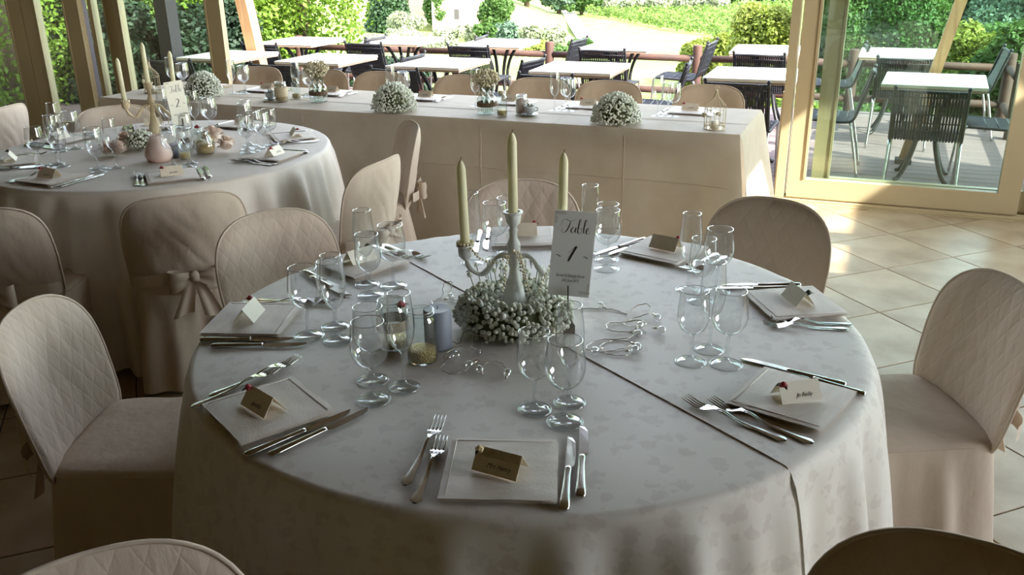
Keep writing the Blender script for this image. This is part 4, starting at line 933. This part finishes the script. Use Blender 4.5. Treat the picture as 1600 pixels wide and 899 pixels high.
def make_wreath(lab, x, y, Rm, rm, hs, n, br, seed):
    random.seed(seed); t = thing('flower_wreath', lab, 'flowers', (x, y, ZC + 0.001), 0); pts = []; st = MB(); mb = MB()
    for i in range(n):
        a = random.uniform(0, 2 * PI); ph = random.uniform(-0.25 * PI, 1.25 * PI); k = rm * random.uniform(0.8, 1.08); r = Rm + k * math.cos(ph)
        p = Vector((r * math.cos(a), r * math.sin(a), max(0.005, hs + k * 0.85 * math.sin(ph)))); pts.append(p)
        if i % 3 == 0: st.tube([(Rm * math.cos(a + .2), Rm * math.sin(a + .2), hs * 0.6), p], 0.0012, 4, caps=False)
    for i in range(26):   # sprigs that stick out behind
        a = random.uniform(0.15, 0.85) * PI; r = Rm + rm * random.uniform(0.2, 0.9); p = Vector((r * math.cos(a), r * math.sin(a), hs + rm * random.uniform(1.0, 1.9))); pts.append(p); st.tube([(p.x * 0.8, p.y * 0.8, hs), p], 0.0010, 4, caps=False)
    blossoms(mb, pts, br); mb.build('blossoms', 'blossom', t)
    st.tube([(Rm * math.cos(2 * PI * k / 32), Rm * math.sin(2 * PI * k / 32), hs * 0.95) for k in range(32)], rm * 0.72, 10, closed=True); st.build('stems', 'stem_green', t); return t
WX, WY = C1.x - 0.033, C1.y + 0.006
make_wreath('white baby\'s breath wreath round the foot of the nearest candelabra', WX, WY, 0.092, 0.052, 0.040, 1500, 0.0056, 1)
make_dome('flower_dome', 'white baby\'s breath mound beside the left table\'s candelabra', C2.x - 0.10, C2.y + 0.03, 0.075, 0.085, 420, 0.0052, 2)
for (u, v_, R, lab, sd_) in ((-4.02, 4.62, 0.115, 'white flower mound at the left end of the long table', 3), (-2.59, 4.53, 0.125, 'white flower mound at the middle of the long table', 4), (-1.275, 4.53, 0.125, 'white flower mound on the right part of the long table', 5)):
    p = W(u, v_); make_dome('flower_dome', lab, p.x, p.y, R, 0.155, 1150, 0.0050, sd_)

# ------------------------------------------------------------------ candelabra with candles
def candelabrum(lab, cx, cy, mtl, rz, where):
    t = thing('candelabra', lab, 'candelabra', (cx, cy, ZC + 0.001), rz)
    m = MB(); m.lathe([(0.0005, 0), (0.046, 0), (0.046, 0.006), (0.034, 0.012), (0.020, 0.020), (0.019, 0.028), (0.0245, 0.045), (0.0268, 0.065), (0.0255, 0.085), (0.020, 0.108), (0.0135, 0.130), (0.0105, 0.150), (0.013, 0.158), (0.0145, 0.164), (0.0115, 0.172), (0.0125, 0.182), (0.0165, 0.200), (0.0150, 0.214), (0.0095, 0.226), (0.0085, 0.238), (0.011, 0.244), (0.0085, 0.250), (0.0095, 0.256), (0.0165, 0.264), (0.0185, 0.276), (0.019, 0.284), (0.0235, 0.287), (0.0235, 0.291), (0.017, 0.291), (0.015, 0.275), (0.0005, 0.272)], 28); sharp(m.build('stem', mtl, t), 50)
    fl = MB()
    for k in range(12):
        a = 2 * PI * k / 12; fl.tube([(0.0215 * math.cos(a), 0.0215 * math.sin(a), 0.035), (0.0268 * math.cos(a), 0.0268 * math.sin(a), 0.065), (0.0185 * math.cos(a), 0.0185 * math.sin(a), 0.112)], 0.0016, 4)
    fl.build('fluting', mtl, t)
    for s in (-1, 1):
        m = MB(); P = cat_rom([(s * 0.010, 0, 0.176), (s * 0.026, 0, 0.182), (s * 0.045, 0, 0.172), (s * 0.062, 0, 0.146), (s * 0.080, 0, 0.134), (s * 0.098, 0, 0.143), (s * 0.110, 0, 0.160), (s * 0.114, 0, 0.175)], 5)
        m.tube(P, [0.0065 + 0.0015 * math.sin(i * 0.5) for i in range(len(P))], 9); ar = m.build('arm', mtl, t)
        h = MB()
        for (x, z, dx, dz) in ((0.040, 0.170, 0.002, -0.022), (0.070, 0.134, -0.004, -0.010), (0.104, 0.146, 0.012, -0.006)): h.tube([(s * x, 0, z), (s * (x + dx), 0, z + dz)], [0.004, 0.0008], 6)
        h.build('thorn', mtl, ar)
        m = MB(); m.lathe([(0.0005, 0.170), (0.008, 0.172), (0.017, 0.182), (0.0185, 0.194), (0.0175, 0.204), (0.022, 0.206), (0.022, 0.210), (0.014, 0.210), (0.013, 0.196), (0.0005, 0.195)], 20, (s * 0.115, 0, 0)); cu = m.build('cup', mtl, t)
        b = MB()
        for k in range(15): a = 2 * PI * k / 15; b.ball((s * 0.115 + 0.0185 * math.cos(a), 0.0185 * math.sin(a), 0.214), 0.0042, 7, 5)
        b.build('pearl_ring', 'pearl', cu)
    # candles stand in the cups
    rot = Matrix.Rotation(rz, 3, 'Z')
    for x, z0, h, w in ((-0.115, 0.196, 0.222, 'left'), (0, 0.273, 0.208, 'middle'), (0.115, 0.196, 0.238, 'right')):
        p = rot @ Vector((x, 0, 0)); c = thing('candle', 'ivory taper candle, %s one of the three on %s' % (w, where), 'candle', (cx + p.x, cy + p.y, ZC + 0.001 + z0), 0, 'taper candles of ' + where)
        c.rotation_euler = (0, math.radians(-1.2 if x < 0 else (0.8 if x > 0 else 0)), 0)
        m = MB(); m.lathe([(0.0005, 0), (0.0118, 0), (0.0112, h * 0.3), (0.0108, h - 0.026), (0.0085, h - 0.016), (0.0045, h - 0.007), (0.0005, h - 0.004)], 20); m.build('wax', 'candle', c)
        k = MB(); k.tube([(0, 0, h - 0.006), (0.001, 0, h + 0.001), (0.003, 0, h + 0.003)], 0.0009, 5); k.build('wick', 'wick', c)
    g = thing('pearl_garland', 'string of ivory pearls hung over the candelabra of ' + where.replace('the candelabra of ', ''), 'pearls', (cx, cy, ZC + 0.001), rz)
    def strand(P, nm='strand'):
        P = cat_rom(P, 10); b = MB(); acc = 0; last = None
        for q in P:
            if last is None or (q - last).length > 0.0072: b.ball(q, 0.0034, 7, 5); last = q
        b.build(nm, 'pearl', g)
    strand([(0.012, -0.016, 0.195), (0.021, -0.019, 0.165), (0.024, -0.022, 0.13), (0.030, -0.03, 0.10)])
    strand([(0.016, -0.014, 0.190), (0.026, -0.02, 0.150), (0.033, -0.025, 0.115), (0.040, -0.03, 0.095)])
    strand([(-0.012, -0.016, 0.185), (-0.020, -0.019, 0.150), (-0.022, -0.024, 0.12), (-0.03, -0.03, 0.098)])
    strand([(-0.100, -0.018, 0.206), (-0.080, -0.016, 0.180), (-0.040, -0.018, 0.170), (-0.014, -0.016, 0.188)])
    strand([(0.0, -0.019, 0.20), (0.014, -0.018, 0.176), (0.017, -0.018, 0.150)])
    strand([(0.098, -0.02, 0.206), (0.082, -0.018, 0.150), (0.066, -0.02, 0.118), (0.062, -0.024, 0.095)])
    strand([(0.105, -0.022, 0.20), (0.094, -0.02, 0.14), (0.085, -0.03, 0.10)])
candelabrum('white three-armed candelabra in the flower wreath of the nearest table', WX, WY, 'white_paint', math.radians(-2), 'the candelabra of the nearest table')
candelabrum('cream three-armed candelabra at the centre of the left table', C2.x - 0.075, C2.y + 0.16, 'cream_paint', math.radians(30), 'the candelabra of the left table')

# ------------------------------------------------------------------ table number cards
def ribbon(mb, pts, w0, w1, y=-0.0006):
    P = cat_rom([(p[0], 0, p[1]) for p in pts], 7); n = len(P); V = []
    for i, p in enumerate(P):
        d = (P[min(n - 1, i + 1)] - P[max(0, i - 1)]); d = d.normalized() if d.length > 1e-9 else Vector((1, 0, 0)); nn = Vector((-d.z, 0, d.x))
        down = max(0.0, -d.z); w = w0 + (w1 - w0) * down ** 1.5; w *= min(1, 4 * min(i + 1, n - i) / n + 0.25)
        V += [tuple(p + nn * w + Vector((0, y, 0))), tuple(p - nn * w + Vector((0, y, 0)))]
    mb.add(V, [(2 * i, 2 * i + 1, 2 * i + 3, 2 * i + 2) for i in range(n - 1)])
def table_card(lab, hold_lab, x, y, rz, roll, digit, paper='card_white', small=True):
    h = thing('card_holder', hold_lab, 'card holder', (x, y, ZC + 0.001), rz)
    m = MB(); m.box((0, 0, 0.014), (0.030, 0.030, 0.028), 0.2, 0.004); m.build('base', 'holder_dark', h, False)
    m = MB(); m.tube([(0, 0, 0.026), (0.0005, 0.001, 0.07), (0, 0.002, 0.112)], 0.0012, 6); m.build('stem', 'holder_dark', h)
    m = MB(); m.box((0, -0.002, 0.104), (0.0035, 0.006, 0.036), 0, 0.001); m.build('clip', 'holder_dark', h, False)
    t = thing('table_card', lab, 'table card', (x, y, ZC + 0.095), rz); t.rotation_euler = (math.radians(-6), math.radians(roll), rz)
    Wd, Hc = 0.098, 0.205
    m = MB(); m.box((0, 0.004, Hc / 2), (Wd, 0.0008, Hc)); m.build('paper', paper, t, False)
    s = 0.040; ox, oz = -0.031, 0.150; yy = 0.0033
    lt = MB()
    T = [[(0.0, .45), (.02, .70), (.22, .86), (.50, .76), (.86, .90)], [(.52, .78), (.44, .45), (.28, .12), (.10, .06), (.02, .18), (.12, .26)], [(.82, .38), (.70, .42), (.58, .22), (.66, .08), (.80, .24), (.86, .40), (.82, .14), (.92, .10)],
         [(.92, .10), (1.04, .5), (1.14, .86), (1.05, .88), (.99, .5), (.98, .14), (1.10, .06), (1.20, .22), (1.14, .40), (1.02, .34)], [(1.18, .30), (1.40, .60), (1.46, .88), (1.37, .86), (1.32, .45), (1.32, .14), (1.42, .12)], [(1.42, .16), (1.60, .30), (1.58, .44), (1.48, .32), (1.48, .10), (1.60, .08), (1.72, .24)]]
    for q in T: ribbon(lt, [(ox + a * s, oz + b * s) for a, b in q], 0.0003, 0.0013, yy)
    lt.build('lettering', 'ink', t, False)
    nm = MB(); s = 0.040; ox, oz = 0.0, 0.083
    if digit == 1: ribbon(nm, [(ox - .26 * s, oz + .50 * s), (ox + .20 * s, oz + .98 * s), (ox + .0 * s, oz + .5 * s), (ox - .20 * s, oz + .02 * s)], 0.0004, 0.0030, yy)
    else: ribbon(nm, [(ox - .22 * s, oz + .70 * s), (ox, oz + .98 * s), (ox + .22 * s, oz + .74 * s), (ox + .02 * s, oz + .40 * s), (ox - .26 * s, oz + .04 * s), (ox + .02 * s, oz + .10 * s), (ox + .26 * s, oz + .02 * s)], 0.0008, 0.0026, yy)
    for sg in (-1, 1): ribbon(nm, [(sg * .032 - 0.006, oz + 0.014), (sg * .032 - 0.001, oz + 0.0155), (sg * .032 + 0.003, oz + 0.012), (sg * .032 + 0.007, oz + 0.013)], 0.0007, 0.0012, yy)
    nm.build('number', 'ink', t, False)
    if small:
        text('couple_script', 'Samuel & Georgia Roche', 0.0098, 'ink', t, (0, yy - 0.0004, 0.050), (PI / 2, 0, 0), 0.45, 0.68)
        text('date_script', '20th June 2015', 0.0094, 'ink', t, (0.001, yy - 0.0004, 0.038), (PI / 2, 0, 0), 0.45, 0.7)
    for cxx, czz, nm_ in ((-Wd / 2 + 0.012, Hc - 0.008, 'corner_ornament'), (Wd / 2 - 0.012, 0.010, 'corner_ornament')):
        b = MB(); sg = -1 if cxx < 0 else 1
        for k in range(5):
            u0 = -0.010 + 0.005 * k; ribbon(b, [(cxx + u0 * sg * -1, czz - sg * 0.004), (cxx + u0 * sg * -1 - 0.003, czz), (cxx + u0 * sg * -1, czz + 0.004), (cxx + u0 * sg * -1 + 0.003, czz), (cxx + u0 * sg * -1, czz - 0.003)], 0.0004, 0.0005, yy)
        for k in range(3): ribbon(b, [(cxx + sg * 0.008, czz + sg * -0.006 * -1 * (k + 1)), (cxx + sg * 0.005, czz + sg * (0.006 * (k + 1) + 0.003)), (cxx + sg * 0.009, czz + sg * (0.006 * (k + 1) + 0.005)), (cxx + sg * 0.010, czz + sg * 0.006 * (k + 1))], 0.0004, 0.0005, yy)
        b.build(nm_, 'ornament', t, False)
table_card('white table card reading Table 1 in script, standing on the nearest table', 'dark cube card holder with clip beside the nearest wreath', C1.x + 0.094, C1.y - 0.045, math.radians(-4), 5.0, 1)
table_card('cream table card with a number, standing on the left table', 'dark card holder on the left table', C2.x + 0.075, C2.y + 0.13, math.radians(52), -2.0, 2, 'card_ivory')

# ------------------------------------------------------------------ fairy lights, jars, candles, vases, cups, cages
def fairy(lab, P, bulbs, c):
    t = thing('fairy_lights', lab, 'string lights', (c.x, c.y, ZC + 0.001), 0)
    path = cat_rom([(p[0], p[1], p[2] if len(p) > 2 else 0.003) for p in P], 9); m = MB()
    tw = [q + Vector((0.0014 * math.sin(i * 1.3), 0.0014 * math.cos(i * 1.3), 0.0)) for i, q in enumerate(path)]
    m.tube(tw, 0.0011, 5); m.build('wire', 'wire', t)
    for (x, y, a) in bulbs:
        b = MB(); L = 0.026; pr = [(0.0006, 0.0), (0.004, 0.002), (0.0085, 0.010), (0.0100, 0.017), (0.0075, 0.0235), (0.0006, L)]
        b.lathe(pr, 12); o = b.build('bulb', 'bulb_glass', t); o.location = (x, y, 0.0105); o.rotation_euler = (PI / 2, 0, a)
        s = MB(); s.lathe([(0.0006, -0.010), (0.0028, -0.009), (0.0028, 0.003), (0.0006, 0.004)], 8); q = s.build('socket', 'wire', o)
fairy('clear fairy lights on thin wire right of the nearest wreath', [(0.13, 0.10), (0.19, 0.096), (0.225, 0.085), (0.25, 0.06), (0.275, 0.085, .012), (0.305, 0.085, .018), (0.305, 0.045, .012), (0.262, 0.03), (0.235, 0.0), (0.25, -0.035, .01), (0.285, -0.03, .012), (0.275, 0.005, .008), (0.23, 0.005), (0.195, -0.005, .006), (0.192, -0.045, .006), (0.225, -0.055, .004), (0.262, -0.05), (0.23, -0.09), (0.16, -0.10), (0.13, -0.145, .004), (0.16, -0.165), (0.21, -0.15), (0.24, -0.12, .004), (0.20, -0.10), (0.165, -0.13), (0.175, -0.175), (0.215, -0.185), (0.235, -0.17)],
      [(0.306, -0.052, 0.9), (0.262, -0.045, 2.6), (0.245, -0.075, 1.1), (0.195, 0.085, 3.6), (0.315, 0.03, 0.3), (0.225, -0.175, 2.0), (0.16, -0.165, -1.0), (0.24, -0.14, 0.5)], C1)
fairy('clear fairy lights on thin wire in front left of the nearest wreath', [(-0.20, -0.075), (-0.165, -0.105), (-0.155, -0.085, .02), (-0.135, -0.095, .03), (-0.135, -0.14, .012), (-0.165, -0.13, .006), (-0.195, -0.165), (-0.19, -0.205), (-0.20, -0.235), (-0.175, -0.265), (-0.14, -0.245), (-0.135, -0.205), (-0.115, -0.20), (-0.115, -0.265, .004), (-0.095, -0.21), (-0.065, -0.215), (-0.052, -0.26), (-0.055, -0.29)],
      [(-0.128, -0.155, 0.6), (-0.18, -0.195, 2.2), (-0.125, -0.225, -0.8), (-0.108, -0.275, 3.4), (-0.053, -0.295, 3.0)], C1)
fairy('clear fairy lights on thin wire behind left of the nearest wreath', [(-0.24, 0.135), (-0.25, 0.17), (-0.225, 0.20), (-0.222, 0.235, .025), (-0.20, 0.235, .028), (-0.205, 0.19), (-0.175, 0.165), (-0.145, 0.125)], [(-0.21, 0.165, 2.6), (-0.155, 0.19, 0.6)], C1)

def jar(name, lab, cat, x, y, R, h, fill, fillh, neck=0.86, lid=None, band=None, glass='jar_glass', z=ZC + 0.001):
    t = thing(name, lab, cat, (x, y, z), 0)
    m = MB(); m.lathe([(0.0005, 0.0), (R * 0.92, 0.0), (R, 0.006), (R, h * 0.78), (R * 0.97, h * 0.84), (R * neck, h * 0.89), (R * neck, h)], 28); b = m.build('body', glass, t)
    e = MB(); e.tube([(R * neck * math.cos(2 * PI * k / 28), R * neck * math.sin(2 * PI * k / 28), h) for k in range(28)], 0.0018, 6, closed=True); e.build('rim', 'bulb_glass', b)
    e = MB(); e.tube([((R * neck + .001) * math.cos(2 * PI * k / 28), (R * neck + .001) * math.sin(2 * PI * k / 28), h * 0.94) for k in range(28)], 0.0014, 6, closed=True); e.build('thread', glass, b)
    if fill: m = MB(); m.lathe([(0.0005, 0.003), (R * 0.93, 0.004), (R * 0.95, fillh * 0.9), (R * 0.5, fillh), (0.0005, fillh * 1.05)], 24); m.build('filling', fill, t)
    if band: m = MB(); m.lathe([(R + 0.0012, h * band[1]), (R + 0.0018, h * (band[1] + band[2]) / 2), (R + 0.0012, h * band[2])], 28); m.build('band', band[0], t)
    if lid: m = MB(); m.lathe([(0.0005, h - 0.012), (R * neck * 0.94, h - 0.012), (R * neck, h + 0.010), (0.0005, h + 0.011)], 20); m.build('stopper', lid, t)
    return t
jar('glass_jar', 'open glass jar with gold glitter beside the nearest wreath', 'jar', C1.x - 0.243, C1.y - 0.185, 0.034, 0.122, 'glitter', 0.032, band=None)
j2 = jar('glass_jar', 'glass jar with sand and a pink rosebud behind the wine glasses', 'jar', C1.x - 0.318, C1.y - 0.105, 0.036, 0.115, 'glitter', 0.026, band=('lace', 0.40, 0.62))
rose(j2, (0.026, -0.02, 0.110), 'rose_red', 1.3)
gc = thing('pillar_candle', 'grey pillar candle behind the glitter jar', 'candle', (C1.x - 0.212, C1.y - 0.112, ZC + 0.001), 0)
m = MB(); m.lathe([(0.0005, 0), (0.032, 0), (0.0325, 0.003), (0.0325, 0.093), (0.030, 0.096), (0.0005, 0.094)], 28); sharp(m.build('wax', 'grey_candle', gc)); k = MB(); k.tube([(0, 0, 0.093), (0.001, 0, 0.102)], 0.001, 5); k.build('wick', 'wick', gc)
# left table decorations
def blob_vase(lab, x, y, R, h, m_, fill):
    t = thing('vase', lab, 'vase', (x, y, ZC + 0.001), 0)
    m = MB(); m.lathe([(0.0005, 0), (R * 0.8, 0), (R, h * 0.22), (R * 0.92, h * 0.5), (R * 0.55, h * 0.8), (R * 0.5, h), ], 24); m.build('body', m_, t)
    if fill: q = MB(); q.lathe([(0.0005, 0.003), (R * 0.76, 0.003), (R * 0.93, h * 0.22), (R * 0.80, h * 0.42), (0.0005, h * 0.44)], 20); q.build('filling', fill, t)
    e = MB(); e.tube([(R * .5 * math.cos(2 * PI * k / 20), R * .5 * math.sin(2 * PI * k / 20), h) for k in range(20)], 0.0016, 5, closed=True); e.build('rim', 'bulb_glass', t)
blob_vase('blush pink rounded vase on the left table', C2.x + 0.082, C2.y - 0.24, 0.060, 0.115, 'pink_glass', None)
blob_vase('clear rounded vase with layered sand on the left table', C2.x + 0.245, C2.y - 0.10, 0.048, 0.10, 'jar_glass', 'sand')
gc2 = thing('pillar_candle', 'grey pillar candle beside the blush vase on the left table', 'candle', (C2.x + 0.135, C2.y - 0.165, ZC + 0.001), 0)
m = MB(); m.lathe([(0.0005, 0), (0.030, 0), (0.030, 0.06), (0.0005, 0.06)], 24); sharp(m.build('wax', 'grey_candle', gc2)); k = MB(); k.tube([(0, 0, 0.059), (0.001, 0, 0.067)], 0.001, 5); k.build('wick', 'wick', gc2)
jar('glass_jar', 'small jar of gold glitter on the left table', 'jar', C2.x + 0.19, C2.y - 0.215, 0.026, 0.065, 'glitter', 0.03)
jr = jar('glass_jar', 'small jar topped with a dark rosebud on the left table', 'jar', C2.x + 0.15, C2.y + 0.10, 0.026, 0.08, 'sand', 0.02); rose(jr, (0, 0, 0.084), 'rose_red', 1.5)
def pompom(lab, x, y, R, seed):
    random.seed(seed); t = thing('tulle_pompom', lab, 'decoration', (x, y, ZC + 0.001), 0); m = MB()
    m.ball((0, 0, R * 0.86), R * 0.72, 14, 10, 0.9)
    for k in range(22):
        a = random.uniform(0, 6.28); b = random.uniform(-0.4, 1.4); d = Vector((math.cos(a) * math.cos(b), math.sin(a) * math.cos(b), math.sin(b))); s = d.cross(Vector((0.3, 0.2, 0.9))).normalized(); u_ = d.cross(s)
        c0 = Vector((0, 0, R * 0.86))
        m.grid(lambda p, q: tuple((lambda v_: (v_.x, v_.y, max(0.002, v_.z)))(c0 + d * R * (0.5 + 0.5 * q) + s * R * (p - 0.5) * (0.5 + 0.5 * q) + u_ * R * 0.13 * math.sin(p * 9 + k) * q)), 7, 4)
    m.build('puff', 'tulle', t)
for i, (x, y, R, lab) in enumerate(((0.335, -0.07, 0.040, 'right of the sand vase'), (0.23, 0.08, 0.050, 'behind the sand vase'), (-0.205, -0.115, 0.036, 'left of the flower mound'), (-0.15, -0.12, 0.038, 'in front of the flower mound'), (-0.19, 0.07, 0.040, 'behind the flower mound'))):
    pompom('blush tulle pompom ' + lab + ' on the left table', C2.x + x, C2.y + y, R, 60 + i)
# long table pieces
def vase_trio(lab, u, v_, seed):
    random.seed(seed); p = W(u, v_); t = thing('bottle_vase', lab, 'vase', (p.x, p.y, ZC + 0.004), BR)
    for k in range(4):
        a = k * PI / 2 + 0.5; c = (0.030 * math.cos(a), 0.030 * math.sin(a), 0)
        m = MB(); m.lathe([(0.0005, 0), (0.023, 0), (0.024, 0.005), (0.024, 0.080), (0.019, 0.092), (0.010, 0.100), (0.010, 0.122), (0.012, 0.124)], 18, c); m.build('bottle', 'jar_glass', t)
    m = MB(); m.lathe([(0.055, 0.040), (0.0565, 0.046), (0.055, 0.052), (0.0565, 0.058), (0.055, 0.064)], 28); m.build('twine_band', 'twine', t)
    st = MB(); pts = []
    for i in range(330):
        d = Vector((random.gauss(0, 1), random.gauss(0, 1), random.gauss(0, 1))).normalized(); q = d * random.uniform(0.6, 1.0); pt = Vector((q.x * 0.078, q.y * 0.078, 0.195 + q.z * 0.052)); pts.append(pt)
        if i % 8 == 0: k = (i // 8) % 4; a = k * PI / 2 + 0.5; st.tube([(0.03 * math.cos(a), 0.03 * math.sin(a), 0.01), (0.03 * math.cos(a), 0.03 * math.sin(a), 0.12), pt], 0.0012, 4, caps=False)
    st.build('stems', 'stem_green', t); m = MB(); blossoms(m, pts, 0.006); m.build('blossoms', 'blossom_cream', t)
vase_trio('clear bottle cluster with dried flowers on the left half of the long table', -3.20, 4.68, 1)
vase_trio('clear bottle cluster with dried flowers at the centre of the long table', -2.04, 4.60, 2)
def pj(u, v_): p = W(u, v_); return p.x, p.y
x, y = pj(-3.43, 4.62); jar('mason_jar', 'frosted jar with pale sand left of the bottle cluster on the long table', 'jar', x, y, 0.038, 0.115, 'sand', 0.03, glass='jar_glass', z=ZC + 0.004, band=('lace', 0.25, 0.75))
x, y = pj(-3.405, 4.74); jar('corked_bottle', 'corked glass bottle behind the frosted jar on the long table', 'jar', x, y, 0.026, 0.115, 'sand', 0.03, neck=0.62, lid='cork', z=ZC + 0.004)
x, y = pj(-1.925, 4.545); jar('corked_bottle', 'corked jar with gold sand right of the middle bottle cluster', 'jar', x, y, 0.028, 0.125, 'glitter', 0.035, neck=0.72, lid='cork', z=ZC + 0.004)
x, y = pj(-1.845, 4.635); jar('glass_jar', 'pink tinted open jar at the middle of the long table', 'jar', x, y, 0.033, 0.105, 'pink_glass', 0.09, z=ZC + 0.004)
def cup(lab, u, v_):
    x, y = pj(u, v_); t = thing('coffee_cup', lab, 'cup', (x, y, ZC + 0.004), 0)
    m = MB(); m.lathe([(0.0005, 0.001), (0.022, 0.0), (0.028, 0.003), (0.044, 0.009), (0.047, 0.012), (0.044, 0.011), (0.026, 0.006), (0.0005, 0.005)], 24); m.build('saucer', 'ceramic', t)
    m = MB(); m.lathe([(0.0005, 0.008), (0.017, 0.007), (0.019, 0.012), (0.028, 0.026), (0.031, 0.045), (0.0315, 0.054), (0.029, 0.053), (0.026, 0.030), (0.0005, 0.018)], 24); m.build('bowl', 'ceramic', t)
    m = MB(); m.tube(cat_rom([(0.029, 0, 0.046), (0.044, 0, 0.042), (0.042, 0, 0.028), (0.027, 0, 0.024)], 5), 0.003, 6); m.build('handle', 'ceramic', t)
    m = MB(); blossoms(m, [(0.008, 0, 0.062), (-0.008, 0.006, 0.064), (0, -0.008, 0.06), (0.014, 0.006, 0.058)], 0.006); m.build('flowers', 'blossom', t)
    m = MB(); m.tube([(0, 0, 0.02), (0.012, 0, 0.066)], 0.003, 5); m.tube([(0, 0, 0.02), (-0.010, 0.004, 0.068)], 0.003, 5); m.build('greenery', 'rose_leaf', t)
cup('grey cup and saucer beside the pink jar on the long table', -1.785, 4.60)
cup('grey cup and saucer beside the frosted jar on the long table', -3.52, 4.63)
def cage(lab, u, v_, R=0.052, h=0.115, white=False):
    x, y = pj(u, v_); t = thing('birdcage', lab, 'birdcage', (x, y, ZC + 0.004), BR)
    m = MB(); m.lathe([(0.0005, 0), (R, 0), (R, 0.004), (0.0005, 0.004)], 24); m.build('base', 'cage_wire', t, False)
    m = MB()
    for z in (0.026, 0.10):
        hp = MB(); hp.tube([(R * math.cos(2 * PI * k / 28), R * math.sin(2 * PI * k / 28), z) for k in range(28)], 0.0014, 5, closed=True); hp.build('hoop', 'cage_wire', t)
    for k in range(20):
        a = 2 * PI * k / 20; b = a + PI / 20; m.tube([(R * math.cos(a), R * math.sin(a), 0.004), (R * math.cos(b), R * math.sin(b), 0.026)], 0.0009, 4); m.tube([(R * math.cos(b), R * math.sin(b), 0.026), (R * math.cos(a + PI / 10), R * math.sin(a + PI / 10), 0.004)], 0.0009, 4)
    m.build('lattice', 'cage_wire', t)['kind'] = 'stuff'
    for k in range(14):
        a = 2 * PI * k / 14; m = MB(); pr = [(R, 0.004), (R, 0.10), (R * 0.92, 0.118), (R * 0.55, 0.142), (R * 0.22, 0.162), (0.006, 0.186)]
        m.tube(cat_rom([(r * math.cos(a), r * math.sin(a), z) for r, z in pr], 4), 0.0011, 5); m.build('bar', 'cage_wire', t)
    m = MB(); m.ball((0, 0, 0.190), 0.007, 8, 6); m.tube([(0.009 * math.cos(2 * PI * k / 14), 0, 0.205 + 0.009 * math.sin(2 * PI * k / 14)) for k in range(14)], 0.0014, 5, closed=True); m.build('finial', 'cage_wire', t)
    m = MB(); blossoms(m, [(-R - 0.004, -0.012, 0.072), (-R, -0.020, 0.066), (-R + 0.01, -0.03, 0.075), (0.02, -R, 0.085), (0.03, -R + 0.006, 0.082)], 0.009); m.build('flowers', 'blossom_cream', t)
    c = MB(); c.lathe([(0.0005, 0.004), (0.019, 0.004), (0.019, 0.040), (0.0005, 0.042)], 16); c.build('tealight', 'card_ivory', t)
cage('cream wire birdcage with flowers near the right end of the long table', -0.765, 4.53)
cage('cream wire birdcage at the far left end of the long table', -4.50, 4.68)
